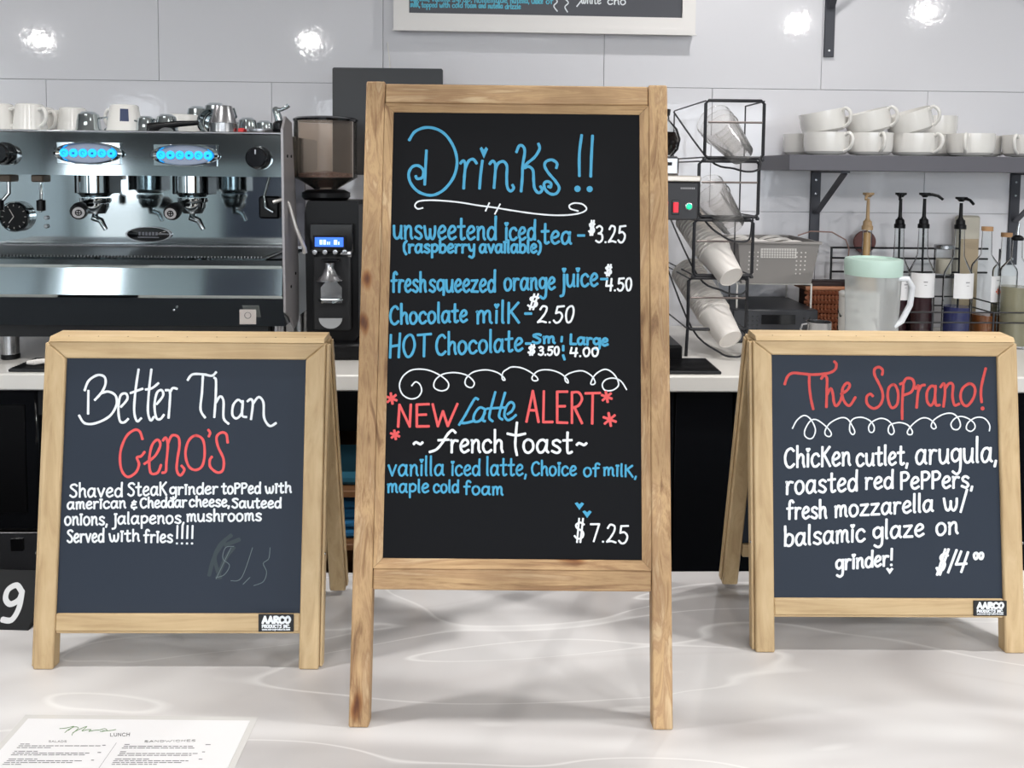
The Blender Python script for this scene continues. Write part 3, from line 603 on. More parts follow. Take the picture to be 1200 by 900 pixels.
b.letter('blue drink names', ink_blue,
  word('unsweetend', 461, 581, 279.5, 281, 15) + word('iced', 592, 627, 281, None, 14, asc=0.8) + word('tea', 635, 669, 285, 286, 14) + word('-', 677, 685, 282, None, 10) +
  word('(raspberry', 473, 556, 296, None, 9.5, asc=0.62) + word('available)', 562, 634, 296, None, 9.5, asc=0.62) +
  word('fresh', 459, 499, 342, None, 14, asc=0.8) + word('squeezed', 503, 580, 342, None, 14) + word('orange', 591, 650, 340, 339, 13.5) + word('juice', 657, 700, 336, 335, 14) + word('-', 704, 712, 333, None, 10) +
  word('Chocolate', 457, 547, 380, 377, 13) + word('milK', 558, 608, 379, 378, 14.5) + word('-', 615, 623, 373.5, None, 10) +
  word('HOT', 456, 505, 419, 417, 16) + word('Chocolate', 511, 612, 416, 411, 14.5) + word('-', 616, 622, 408, None, 9) + word('Sm', 624, 650, 402, None, 7.5, asc=0.62) + word('Large', 668, 712, 403, 405, 8, asc=0.62) +
  [[(658.5, 395), (658, 400)], [(660, 405.5), (660, 410.5)], [(660, 416.5), (661.5, 421)]], 3.3, n)
b.letter('white drink prices', ink_white,
  word('$', 690, 697, 274, None, 8.5) + word('3.25', 698, 733, 284, None, 12) + word('$', 709, 717, 322, None, 6.5) + word('4.50', 710, 740, 340.5, None, 9) +
  word('$', 618, 630, 361, None, 9, .15) + word('2.50', 630, 671, 378, None, 12, .12) + word('$', 619, 627, 415, None, 6) + word('3.50', 631, 655, 416, None, 6) + word('4.00', 668, 701, 417.5, None, 6.2), 2.6, n)
T1 = (450, 420, 7.826); T2 = (600, 420, 7.826)
b.letter('white looped scroll line', ink_white,
  [trace('255,250 290,215 330,240 345,300 310,355 240,370 170,330 142,250 170,170 240,112 330,98 430,115 530,165 590,225 580,280 520,297 460,265 470,200 540,145 650,130 760,155 825,215 815,260 780,265 745,235 755,180 820,125 930,105 1030,125 1090,165 1110,198 1085,190 1090,130 1135,95', *T1)[0] +
   trace('0,78 80,85 160,120 225,170 235,200 195,203 185,170 240,115 340,105 440,135 505,190 515,225 490,205 490,160 560,125 650,115 730,160 762,215 748,238 722,230 750,165 800,120 860,100 920,130 965,190 975,250 920,292 850,290 828,240 860,195 930,180 1000,210 1050,285', *T2)[0]], 1.8, n)
b.letter('red capitals NEW ALERT with asterisks', ink_red,
  word('NEW', 465, 536, 500, 499, 16) + word('ALERT', 617, 703, 494, 496.5, 22.5) + star(459, 467, 6) + star(463, 509.5, 5) + star(711, 465, 6) + star(714.5, 491.5, 7.5), 3.3, n)
b.letter('blue slanted word Latte', ink_blue,
  trace('862,375 835,368 790,440 740,530 690,608;700,592 760,590 830,570;930,470 880,450 830,510 825,575 880,570 925,500;930,465 905,560 925,575;1020,310 985,440 965,540 995,575;950,460 1110,450;1110,315 1075,440 1055,530 1085,560', *T1) + trace('-40,510 0,480 20,430 -10,400 -50,440 -70,520 -40,565 0,550 35,520', *T2), 3.2, n)
b.letter('white script words french toast with tildes', ink_white,
  trace('655,680 625,658 580,700 530,780 480,835 420,858;500,750 590,745', *T1) + word('rench', 528, 589, 530, 530, 14.5) + trace('45,590 35,700 30,800 45,885;-40,690 40,705 120,690', *T2) + word('oast', 613, 670, 530, 531, 15) + word('~', 485, 495, 524, None, 8) + word('~', 676, 687, 525, None, 8), 3.3, n)
b.letter('blue latte description', ink_blue,
  word('vanilla', 455, 520, 557.5, 557, 12.5) + word('iced', 529, 562, 557, None, 11.5, asc=0.8) + word('latte,', 570, 617, 557, None, 12) + word('Choice', 623, 675, 557, None, 10.5, asc=0.8) + word('of', 684, 702, 558, None, 10, asc=0.62) + word('milK,', 707, 746, 557, 559, 9.5, asc=0.62) +
  word('maple', 454, 502, 577, None, 10, asc=0.62) + word('cold', 508, 537, 577, None, 9.5, asc=0.62) + word('foam', 544, 589, 579, 580, 9.5, asc=0.8) + heart(679, 593, 11, 9) + heart(688, 602.5, 11, 9), 2.7, n)
b.letter('white price $7.25', ink_white, word('$', 673, 685, 633, None, 14) + word('7.25', 692, 736, 634, 637, 13), 2.5, n)
# ================================================================ COUNTER ITEMS (front)
# table number card
a0 = atZ(0, 737, FZ); a1 = atZ(33, 739, FZ)
t = thing('table_number_card', (a1.x, a1.y, FZ), 'black table number card reading 9 on the counter, far left', 'sign')
hh = Z(682, a1.y, 35)-FZ; lean = .035
ev = Vector((0.0, lean, hh)).normalized(); Lc = math.hypot(lean, hh); wdt = .15; ex = Vector((1, -.06, .0)).normalized()
def card(u, v, n): return ex*(u) + ev*v + ex.cross(ev)*n
mb = MB(); c8 = [card(u, v, n) for n in (0, -.006) for u, v in ((-wdt, 0), (0, 0), (.006, Lc), (-wdt, Lc))]
mb.add(c8, [(0, 1, 2, 3), (7, 6, 5, 4), (0, 1, 5, 4), (1, 2, 6, 5), (2, 3, 7, 6), (3, 0, 4, 7)]).build('card_face', black_p, t, sharp=10)
mb = MB(); c8 = [card(u, 0, 0)+Vector((0, y, 0)) for y in (.008, .055) for u in (-wdt, 0)]; z2 = Vector((0, 0, .004))
mb.add(c8+[q+z2 for q in c8], [(0, 1, 3, 2), (4, 5, 7, 6), (0, 1, 5, 4), (2, 3, 7, 6), (0, 2, 6, 4), (1, 3, 7, 5)]).build('foot', black_p, t)
def plc(px, py, lift): return card((px-34)*.00126, (739-py)*.00126, lift)
mb = MB(); ink(mb, word('9', -3, 18, 730, None, 25), 6.5, plc, taper=1); mb.build('numeral', mat('numeral', (205, 205, 205), .6), t, recalc=False)
# laminated lunch menu
q = [atZ(33, 843, FZ), atZ(293, 845.5, FZ)]
t = thing('lunch_menu', tuple((q[0]+q[1])/2), 'laminated white lunch menu lying flat on the front of the counter', 'menu')
cen = (q[0]+q[1])/2; ax = (q[1]-q[0]).normalized(); ay = Vector((ax.y, -ax.x, 0)); wm = (q[1]-q[0]).length; hm_ = min(wm*1.29, cen.y-.44)
def mp(u, v, z): return ax*u + ay*v + Vector((0, 0, z))
def slab(u0, u1, v0, v1, z0, z1):
    m = MB(); return m.add([mp(u, v, z) for u in (u0, u1) for v in (v0, v1) for z in (z0, z1)], [(0, 1, 3, 2), (4, 6, 7, 5), (0, 4, 5, 1), (2, 3, 7, 6), (0, 2, 6, 4), (1, 5, 7, 3)])
slab(-wm/2, wm/2, 0, hm_, .0006, .0012).build('menu_sheet', paper, t)
slab(-wm/2-.008, wm/2+.008, -.008, hm_+.008, .0002, .0005).build('laminate', mat('laminate', (206, 204, 201), .12), t)
def mplace(px, py, lift):
    p = atZ(px, py, FZ+.0012) - cen; return Vector((p.x, p.y, .0013+lift*.2))
mb = MB(); ink(mb, trace('525,180 580,175 650,160 600,190 570,215;600,195 650,165 690,175 640,220 632,240;640,215 700,185 765,160 720,200 760,190 800,188 780,205 830,195 880,190 920,180 940,195 900,205 880,205;900,200 960,198 1018,188', 0, 830, 7.5), .8, mplace); mb.build('script_heading', print_green, t, recalc=False)
mb = MB(); ink(mb, word('LUNCH', 129, 152, 863, 862.5, 2.2), .7, mplace); ink(mb, word('SALADS', 57, 78, 870, None, 1.3), .45, mplace); ink(mb, word('SANDWICHES', 169, 229, 870, 869, 1.3), .45, mplace); mb.build('headings', print_dark, t, recalc=False)
mb = MB(); rnd = random.Random(3)
def dashes(xa, xb, y):
    x = xa
    while x < xb-3:
        w = rnd.uniform(3, 10); w = min(w, xb-x); mb.add([mplace(x, y-.45, 0), mplace(x+w, y-.45, 0), mplace(x+w-.4, y+.45, 0), mplace(x-.4, y+.45, 0)], [(0, 1, 2, 3)]); x += w+1.1
for g_, (y, rowsx) in enumerate(((872, [(24, 35), (22, 118), (20, 62)]), (880.5, [(17, 48), (15, 105), (13, 102)]), (889.5, [(10, 44), (8, 100), (5, 85), (3, 26)]))):
    for k, (xa, xb) in enumerate(rowsx): dashes(xa, xb, y+k*2.1)
    dashes(*((120, 124), (114.5, 118.5), (107, 112))[g_], y+1.4)
for g_, (y, rowsx) in enumerate(((872.5, [(146, 152), (145, 229), (143, 230)]), (881, [(141, 152), (140, 235), (138, 226)]), (889.5, [(135, 178), (133, 221), (132, 215), (131, 184)]))):
    for k, (xa, xb) in enumerate(rowsx): dashes(xa, xb, y+k*2.1)
    dashes(*((241, 247), (237, 243), (233, 239))[g_], y+.2)
mb.build('small_print', print_grey, t, recalc=False)
mb = MB(); ink(mb, [[(136.5, 870.5), (116, 900), (110, 909)]], .4, mplace); mb.build('column_rule', print_grey, t, recalc=False)
# ================================================================ ESPRESSO MACHINE
MY = 2.08
mx0, mx1 = X(-125, MY), X(331, MY)
cxm = (mx0+mx1)/2
def mz(py, Y=MY): return Z(py, Y, 170)
t = thing('espresso_machine', (0, 0, 0), 'large two-group chrome espresso machine with lit blue buttons on the rear worktop', 'coffee machine')
pr = [(MY+.017, mz(383)), (MY-.002, mz(349)), (MY-.012, mz(345)), (MY-.004, mz(314)), (MY-.012, mz(310)), (MY-.010, mz(304)), (MY+.004, mz(302)), (MY+.03, mz(304)), (MY+.42, mz(304)), (MY+.42, mz(383))]
MB().prism(pr, mx0, mx1, axis=0).build('lower_body', chrome, t, sharp=25)
tz = mz(304)
MB().box(mx0+.01, mx1-.012, MY+.28, MY+.30, tz, tz+.012, .002).box(mx0+.03, mx1-.05, MY+.02, MY+.28, tz+.0005, tz+.002).build('tray_rim', steel, t)
g_ = MB(); k = 0
x = mx0+.035
while x < mx1-.055: g_.box(x, x+.0032, MY+.022, MY+.275, tz+.0022, tz+.007); x += .0085
g_.build('drip_grate', mat('grate', (150, 150, 152), .3, 1), t)['kind'] = 'stuff'
# splash panel
SY = MY+.305
MB().box(mx0+.01, mx1-.06, SY, SY+.01, tz, mz(205), .001).build('splash_panel', chrome, t)
MB().box(mx0+.01, mx1-.055, SY+.011, 2.52, tz, mz(165)).build('boiler_housing', mat('housing', (120, 122, 126), .4, .7), t)
MB().box(mx1-.0595, mx1-.012, SY, SY+.012, tz, mz(205), .002).build('grey_side_post', mat('grey_plate', (110, 108, 114), .45, .6), t)
# hood with control fascia
hz0, hz1 = mz(206), mz(156)
MB().prism([(MY, hz0), (MY+.006, hz1), (2.5, hz1), (2.5, hz0+.02), (MY+.26, hz0)], mx0, mx1, axis=0).build('hood', chrome, t, sharp=20)
MB().box(mx0, mx1, MY-.002, MY+.004, hz1, hz1+.006, .002).box(mx0, mx0+.004, MY+.004, 2.5, hz1, hz1+.006).build('cup_rail', steel, t)
# side plate on the right
pr = [(MY-.02, mz(150)), (MY+.01, mz(134)), (MY+.07, mz(140)), (MY+.10, mz(210)), (MY+.115, mz(240)), (MY+.14, mz(330)), (MY+.14, mz(385)), (MY+.09, mz(392)), (MY+.05, mz(375)), (MY-.004, mz(365)), (MY-.01, mz(300))]
o = MB().prism(pr, mx1+.002, mx1+.008, axis=0).build('side_plate', mat('side_plate', (172, 168, 170), .35, .5), t)
sc = MB()
for y, z in ((MY+.02, 181), (MY+.06, 181), (MY+.05, 338), (MY+.10, 325)): sc.cyl((mx1+.008, y, mz(z)), .004, .002, 10, axis=(1, 0, 0))
sc.build('screws', black_p, o)
def fz(py): return Z(py, MY-.002, 100)
# button fascias
cy = mat('lit_button', (16, 168, 250), .4, emit=1.15)
for cx_, cy_ in ((104.5, 179.5), (217.5, 182)):
    c = atY(cx_, cy_, MY); s_ = MY/F
    MB().box(c.x-36*s_, c.x+36*s_, MY-.004, MY+.004, c.z-12.5*s_, c.z+12.5*s_, .001).build('fascia_plate', chrome, t)
    bz = MB().lathe([(32*s_, 0), (38.5*s_, 0), (38.5*s_, .005), (35*s_, .009), (32*s_, .004)], c=(c.x, MY-.004, c.z), seg=40, axis=(0, -1, 0), sx=1, sy=.335).build('oval_bezel', chrome, t)
    ov = MB().lathe([(0, 0), (33.5*s_, 0), (33.5*s_, .002), (0, .002)], c=(c.x, MY-.0042, c.z), seg=40, axis=(0, -1, 0), sx=1, sy=.32).build('oval_panel', mat('oval_panel', (150, 158, 176), .3, .4), t)
    for k in range(6):
        x = c.x + (k-2.5)*10.7*s_
        bt = MB().cyl((x, MY-.0062, c.z), 5.0*s_, .003, 16, axis=(0, -1, 0), b=.0008).build('button', cy, t)
        m = MB()
        if k in (0, 2, 4): m.tube([(x+.004*math.cos(R(a)), MY-.0095, c.z+.004*math.sin(R(a))) for a in range(0, 300, 40)], .0006, 5)
        else: m.box(x-.003, x+.003, MY-.0098, MY-.0092, c.z-.003, c.z+.002, .0002)
        m.build('button_icon', mat('icon', (10, 90, 160), .5), bt)
for cx_, cy_, r in ((5, 180, 12.5), (303.5, 185, 13)):
    c = atY(cx_, cy_, MY)
    kn = MB().lathe([(0, 0), (r*MY/F*1.05, 0), (r*MY/F*1.05, .004), (r*MY/F, .006), (r*MY/F*.94, .028), (r*MY/F*.8, .032), (0, .032)], c=(c.x, MY+.001, c.z), seg=28, axis=(0, -1, 0)).build('steam_knob', black_g, t)
    MB().box(c.x-.002, c.x+.002, MY-.034, MY-.031, c.z+.008, c.z+.02, .0005).build('knob_mark', steel, kn)
# groups and portafilters
GY = MY+.13
for gx, hx, hy in ((112, 92, 249), (226, 200, 250)):
    c = atY(gx, 232, GY); zt = hz0
    g = MB().lathe([(.0, .0), (.034, 0), (.045, .012), (.045, zt-c.z-.004), (.0, zt-c.z-.004)], c=(c.x, GY, c.z+.003), seg=32).build('group_head', chrome, t)
    MB().lathe([(0, 0), (.036, 0), (.039, .004), (.039, .014), (0, .014)], c=(c.x, GY, c.z-.013), seg=32).build('portafilter_ring', chrome, t)
    MB().box(c.x-.051, c.x-.047, GY-.01, GY+.04, zt-.05, zt-.001, .002).box(c.x+.047, c.x+.051, GY-.03, GY+.04, zt-.05, zt-.001, .002).build('group_shroud', black_p, g)
    pf = MB().lathe([(0, -.03), (.024, -.028), (.033, -.012), (.034, 0), (0, 0)], c=(c.x, GY, c.z-.0135), seg=28).build('portafilter_basket', chrome, t)
    # handle comes forward and down-left
    e = atY(hx, hy, MY+.015); s0 = Vector((c.x-.02, GY-.035, c.z-.018)); dv = Vector(e)-s0
    MB().tube([s0, s0+dv*.25, s0+dv*.35, s0+dv*.6, s0+dv*.88, e], [.009, .010, .016, .020, .0215, .018], 14).build('handle', black_p, t)
    cc = MB().cyl(Vector(e)+dv.normalized()*.0005, .0145, .002, 20, axis=dv).build('handle_cap', steel, t)
    ed = dv.normalized(); up = Vector((0, 0, 1)); rt = ed.cross(up).normalized(); u2 = rt.cross(ed)
    m = MB(); ce = Vector(e)+ed*.003
    m.tube([ce+rt*.007*math.cos(R(a))+u2*.007*math.sin(R(a)) for a in range(0, 360, 30)], .0012, 5, True); m.tube([ce-rt*.006, ce+rt*.006], .0014, 5); m.tube([ce-u2*.006, ce+u2*.006], .0014, 5); m.build('cap_emblem', black_p, cc)
    # spout
    MB().tube([(c.x, GY, c.z-.04), (c.x, GY-.01, c.z-.058)], [.008, .009], 10).tube([(c.x, GY-.01, c.z-.053), (c.x+.02, GY-.014, c.z-.06), (c.x+.032, GY-.014, c.z-.084)], [.009, .008, .006], 10).build('spout', chrome, t)
# hot water fitting & wands
for px in (10, 48):
    c = atY(px, 206, MY+.08); z1 = mz(242); pts = [(c.x, MY+.08, hz0-.0015), (c.x, MY+.08, hz0-.05), (c.x+(.004 if px > 20 else -.02), MY+.07, z1), (c.x+(.004 if px > 20 else -.03), MY+.065, z1-.02)]
    w = MB().tube(pts, [.006, .005, .005, .004], 10).build('steam_wand', chrome, t)
    MB().lathe([(0, 0), (.011, .004), (.011, .03), (0, .034)], c=(pts[2][0], MY+.07, z1-.02), seg=14).build('wand_grip', black_p, w)
    MB().box(c.x-.016, c.x+.016, MY+.06, MY+.10, hz0-.02, hz0-.001, .003).build('wand_block', mat('wand_block', (110, 96, 84), .4, .5), w)
c = atY(316, 243, MY+.1)
MB().box(c.x-.027, c.x+.027, MY+.09, MY+.12, c.z-.03, c.z+.03, .005).build('wand_swivel_block', black_p, t)
MB().tube([(c.x, MY+.1, hz0-.001), (c.x-.01, MY+.085, c.z+.03), (c.x-.004, MY+.075, c.z), (c.x+.014, MY+.08, c.z-.012)], .004, 10).build('short_pipe', chrome, t)
p = [atY(x, y, MY+.02+k*.004) for k, (x, y) in enumerate(((320, 237), (333, 233), (338, 238), (347, 268), (357, 291), (357, 296)))]
MB().tube(p, [.005, .005, .005, .005, .005, .007], 10).build('outer_steam_wand', mat('wand_white', (205, 200, 196), .3, .6), t)
# gauge
c = atY(16, 254, SY-.02)
g = MB().lathe([(0, 0), (.044, 0), (.044, .016), (.040, .020), (.037, .016), (0, .016)], c=(c.x, SY-.001, c.z), seg=32, axis=(0, -1, 0)).build('pressure_gauge', chrome, t)
MB().cyl((c.x, SY-.0175, c.z), .037, .001, 32, axis=(0, -1, 0)).build('dial', black_p, g)
m = MB(); m.tube([(c.x, SY-.02, c.z), (c.x-.012, SY-.02, c.z+.022)], .0011, 5).tube([(c.x, SY-.02, c.z), (c.x-.014, SY-.02, c.z-.018)], .0011, 5)
for a in range(0, 360, 30): m.tube([(c.x+.030*math.cos(R(a)), SY-.0195, c.z+.030*math.sin(R(a))), (c.x+.035*math.cos(R(a)), SY-.0195, c.z+.035*math.sin(R(a)))], .0009, 4)
m.build('dial_markings', cup_white, g)
for px, py in ((55, 255), (55, 265), (48, 236)):
    c = atY(px, py, SY); MB().cyl((c.x, SY-.001, c.z), .006, .006, 14, axis=(0, -1, 0), b=.001).build('toggle', steel, t)
# badge
c = atY(175, 274.5, SY)
bd = MB().lathe([(0, 0), (.064, 0), (.064, .003), (.060, .005), (0, .005)], c=(c.x, SY-.001, c.z), seg=40, axis=(0, -1, 0), sx=1, sy=.34).build('oval_badge', black_g, t)
MB().lathe([(.061, 0), (.066, 0), (.066, .006), (.061, .006)], c=(c.x, SY-.001, c.z), seg=40, axis=(0, -1, 0), sx=1, sy=.34).build('badge_ring', steel, bd)
m = MB(); m.box(c.x-.03, c.x+.03, SY-.0068, SY-.0062, c.z-.010, c.z-.007); 
for k in range(6): m.box(c.x-.028+k*.0096, c.x-.021+k*.0096, SY-.0068, SY-.0062, c.z-.003, c.z+.007, .0002)
m.build('badge_print', mat('badge_print', (120, 120, 126), .4, .5), bd)
# paper tag on lower panel
c = atY(291, 371, MY-.004); m = MB(); m.box(c.x-.021, c.x+.021, MY-.0085, MY-.0078, c.z-.019, c.z+.019)
o = m.build('paper_tag', mat('tag_paper', (196, 188, 182), .6), t); MB().tube([(c.x+.008*math.cos(R(a)), MY-.009, c.z+.004+.008*math.sin(R(a))) for a in range(0, 360, 30)], .0008, 4, True).build('tag_print', print_grey, o)
MB().lathe([(0, 0), (.003, 0), (.003, .003), (0, .004)], c=(X(203, MY), MY-.003, mz(363)), seg=12, axis=(0, -1, 0)).build('panel_screw', steel, t)
# feet
for px, Y in ((8, 2.16), (325, 2.16), (8, 2.42), (325, 2.42)):
    x = X(px, Y) if Y < 2.3 else X(px, 2.16); z1 = mz(383)
    f = MB().cyl((x, Y, BZ+.014), .021, z1-BZ-.014, 20).build('foot', steel, t); MB().cyl((x, Y, BZ+.0005), .0225, .0132, 20, b=.002).build('rubber_pad', black_p, f)
MB().box(mx0+.06, mx1-.05, 2.12, 2.46, mz(399), mz(383)-.0005).build('underside_dark_block', black_m, t)  # black block stands in for the shade in the gap beneath the machine
# ---- crockery on the machine
MT = hz1+.0003+.0
def mug(name, h=.074, rt=.041, rb=.033, down=True, handle=True, m=white_ceramic):
    """mug upside down (rim on the machine) unless down=False"""
    r = thing(name, (0, 0, 0), '', 'cup')
    th_ = .0035
    pr = [(0, h), (rb-.004, h), (rb, h-.003), (rt, 0), (rt-th_, 0), (rb-th_, h-.006), (0, h-.006)] if down else [(0, 0), (rb-.004, 0), (rb, .003), (rt, h), (rt-th_, h), (rb-th_, .006), (0, .006)]
    MB().lathe(pr, seg=32).build('bowl', m, r)
    if handle:
        rr = (rt+rb)/2
        MB().tube(smooth3([(rr-.003, 0, h*.80), (rr+.014, 0, h*.84), (rr+.024, 0, h*.62), (rr+.018, 0, h*.34), (rr-.001, 0, h*.20)]), .0046, 8).build('handle', m, r)
    return r
proto = None
specs = [(2, 2.15, -15, 'white mug upside down at the left end of the espresso machine'),
         (38, 2.15, -25, 'white mug upside down second from the left on the machine, front row'),
         (50, 2.27, -25, 'white mug upside down half hidden behind the second mug from the left'),
         (62, 2.37, -25, 'white mug upside down in the third row back behind the second mug'),
         (88, 2.27, 60, 'white mug upside down behind the small steel pitcher at left'),
         (22, 2.30, -20, 'white mug upside down in the gap between the two leftmost mugs, behind')]
for i, (px, Y, rz, lab) in enumerate(specs):
    o = mug('mug') if i == 0 else copy_tree(proto)
    if i == 0: proto = o
    o.location = (X(px, Y), Y, MT); o.rotation_euler = (0, 0, R(rz)); o['label'] = lab; o['group'] = 'white mugs upside down on the espresso machine'
o = mug('logo_mug', .074, .045, .034); o.location = (X(146, 2.13), 2.14, MT); o.rotation_euler = (0, 0, R(160)); tag(o, 'white upside-down mug with a dark blue rectangle printed near its base', 'cup', 'white mugs upside down on the espresso machine')
m = MB(); rr = .0415
cols_ = []
for z, r_ in ((.030, .0402), (.062, .0360)):
    for a in (78+180-30, 78+180-16, 78+180): cols_.append(((r_+.0004)*math.cos(R(a-110)), (r_+.0004)*math.sin(R(a-110)), z))
m.add(cols_, [(0, 1, 4, 3), (1, 2, 5, 4)]); m.build('blue_print', mat('navy', (44, 56, 92), .5), o)
o = mug('wide_mug', .062, .056, .052); o.location = (X(215, 2.33), 2.33, MT); o.rotation_euler = (0, 0, R(90)); tag(o, 'wide white cup upside down behind the steel pitchers', 'cup')
def jug(r0=.03, h=.056):
    r = thing('milk_pitcher', (0, 0, 0), '', 'pitcher')
    MB().lathe([(0, h), (r0*.5, h-.001), (r0*.82, h-.008), (r0*.92, h*.6), (r0, .012), (r0*1.12, .006), (r0*1.12, 0), (r0*.98, 0), (r0*.86, h*.5), (r0*.7, h-.012), (0, h-.006)], seg=28).build('body', steel if h > .06 else chrome, r)
    MB().tube([(r0*.9, 0, h*.7), (r0*1.5, 0, h*.75), (r0*1.7, 0, h*.4), (r0*1.3, 0, .008)], .003, 8).build('handle', chrome, r); return r
jp = None
for i, (px, Y, rz, s_, lab) in enumerate([(106, 2.135, 10, 1.0, 'small chrome milk pitcher upside down between white mugs'), (173, 2.13, 200, .82, 'small chrome pitcher upside down right of the blue-marked mug'), (197, 2.13, 190, .92, 'chrome pitcher upside down left of the black-handled filter'),
     (233, 2.40, 30, 1.05, 'steel pitcher rising behind the wide white cup'), (254, 2.34, 0, 1.15, 'round-topped chrome pitcher behind the tapered steel tumbler'), (291, 2.22, 160, .9, 'chrome pitcher upside down right of the tapered steel tumbler'), (311, 2.30, 20, .85, 'small chrome pitcher behind the steel lever')]):
    o = jug() if i == 0 else copy_tree(jp)
    if i == 0: jp = o
    o.location = (X(px, Y), Y, MT + (.034 if px in (233, 254) else 0)); o.rotation_euler = (0, 0, R(rz)); o.scale = (s_,)*3; o['label'] = lab; o['group'] = 'small milk pitchers on the espresso machine'
# support cups for the two stacked pitchers
for px, Y, lab in ((233, 2.40, 'low white cup carrying the rear steel pitcher'), (254, 2.34, 'low white cup carrying the round-topped chrome pitcher')):
    o = mug('low_cup', .0335, .034, .032, handle=False); o.location = (X(px, Y), Y, MT); tag(o, lab, 'cup')
o = thing('steel_tumbler', (X(263, 2.125), 2.125, MT), 'tapered brushed steel tumbler upside down at the front of the machine top', 'tumbler')
MB().lathe([(0, .074), (.0205, .074), (.022, .072), (.033, .03), (.0345, .029), (.0345, .024), (.036, 0), (.0335, 0), (.021, .07), (0, .07)], seg=32).build('body', steel, o)
o = thing('spare_portafilter', (X(246, 2.13), 2.13, MT), 'spare filter holder with long black handle lying on the machine', 'coffee tool')
MB().lathe([(.029, 0), (.033, 0), (.034, .02), (.03, .02), (.028, .004)], c=(0.0, .03, .033), seg=28, axis=(-.25, -1, .15)).cyl((0.004, .034, .033), .03, .003, 24, axis=(-.25, -1, .15)).build('basket', chrome, o)
MB().tube([(-.026, .0, .030), (-.07, -.012, .026), (-.1, -.018, .022), (-.145, -.022, .014)], [.006, .008, .010, .013], 12).build('handle', black_p, o)
o = thing('tamper_tray', (X(307, 2.13), 2.13, MT), 'round steel lid with a red tab at the right end of the machine top', 'lid')
MB().lathe([(0, 0), (.038, 0), (.04, .003), (.04, .014), (.037, .016), (0, .016)], seg=32).build('lid', steel, o); MB().box(-.056, -.041, -.015, .005, .001, .017, .002).build('tab', mat('red_tab', (210, 50, 52), .5), o)
p = atY(322, 150, 2.13)
o = thing('brew_lever', (p.x, 2.13, MT+.0), 'chrome spouted lever fitting standing on the right end of the machine', 'coffee tool')
MB().lathe([(0, 0), (.012, 0), (.016, .01), (.017, .03), (.010, .038), (0, .038)], c=(.012, .0, 0), seg=20).build('valve_body', black_g, o)
MB().tube([(.012, 0, .03), (.008, 0, .05), (.002, 0, .068), (.0, 0, .072)], [.011, .010, .009, .006], 12).tube([(.0, 0, .066), (.018, -.004, .066), (.032, -.006, .072), (.038, -.006, .078)], [.006, .005, .005, .006], 10).build('spout', chrome, o)
# ================================================================ GRINDER
GY = 2.16
def gz(py): return Z(py, GY, 390)
t = thing('coffee_grinder', (X(388, GY+.1), GY+.08, BZ), 'tall black coffee grinder with clear bean hopper and small blue display', 'grinder')
O = Vector((X(388, GY+.1), GY+.08, BZ)); sc_ = GY/F
def L_(mb, name, m, par=None, **k):
    mb.v = [tuple(Vector(v)-O) for v in mb.v]; return mb.build(name, m, par or t, **k)
xl, xr = X(357, GY), X(419, GY); xc = (xl+xr)/2
body = L_(MB().prism([(xl, gz(240)), (xl+.004, gz(236)), (xr-.004, gz(236)), (xr, gz(240)), (xr, gz(395)), (xr-.012, gz(402)), (xl+.012, gz(402)), (xl, gz(395)), (xl-.004, gz(262)), (xl-.004, gz(250))], GY+.02, GY+.17, axis=1), 'body', black_p, sharp=20)
L_(MB().box(xl+.012, xr-.012, GY, GY+.0195, gz(296), gz(262), .003), 'front_panel', black_g)
L_(MB().box(xl-.012, xr+.012, GY-.01, GY+.17, BZ+.001, gz(402)-.0005, .006), 'base', black_p)
L_(MB().box(xl+.02, xr-.02, GY+.004, GY+.0195, gz(388), gz(300), .004), 'chute_housing', black_m)
c = atY(386, 283.5, GY)
d = L_(MB().box(c.x-19*sc_, c.x+19*sc_, GY-.003, GY-.0003, c.z-7.5*sc_, c.z+7.5*sc_, .001), 'display_frame', black_p)
dd = L_(MB().box(c.x-16.5*sc_, c.x+16.5*sc_, GY-.0042, GY-.0032, c.z-5.5*sc_, c.z+5.5*sc_), 'display', mat('lcd_blue', (52, 108, 235), .4, emit=1.1))
m = MB(); yy = GY-.0045
for k, (u, w) in enumerate(((-11, 3), (-7, 3.4), (-2.4, 1.4), (0, 1.2), (5.5, 4), (10.5, 1.6))): m.box(c.x+u*sc_, c.x+(u+w)*sc_, yy, yy+.0003, c.z-3*sc_, c.z+(2.6 if k < 2 or k == 4 else .5)*sc_)
o = L_(m, 'display_digits', mat('lcd_white', (200, 224, 255), .4, emit=1.0))
for px in (369, 381, 393, 404):
    c = atY(px, 295.5, GY); bt = L_(MB().lathe([(0, 0), (.0065, 0), (.0065, .003), (.0045, .0035), (0, .0025)], c=(c.x, GY-.0003, c.z), seg=18, axis=(0, -1, 0)), 'button', steel)
# chute bell
zc = gz(328)
L_(MB().lathe([(.0, .0), (.035, 0), (.035, .003), (.022, .016), (.012, .034), (.013, .048), (0, .048)], c=(xc-.002, GY-.012, zc), seg=28), 'dosing_funnel', steel)
L_(MB().box(xc-.022, xc+.022, GY-.03, GY+.003, gz(305), gz(303), .001), 'funnel_bracket', black_p)
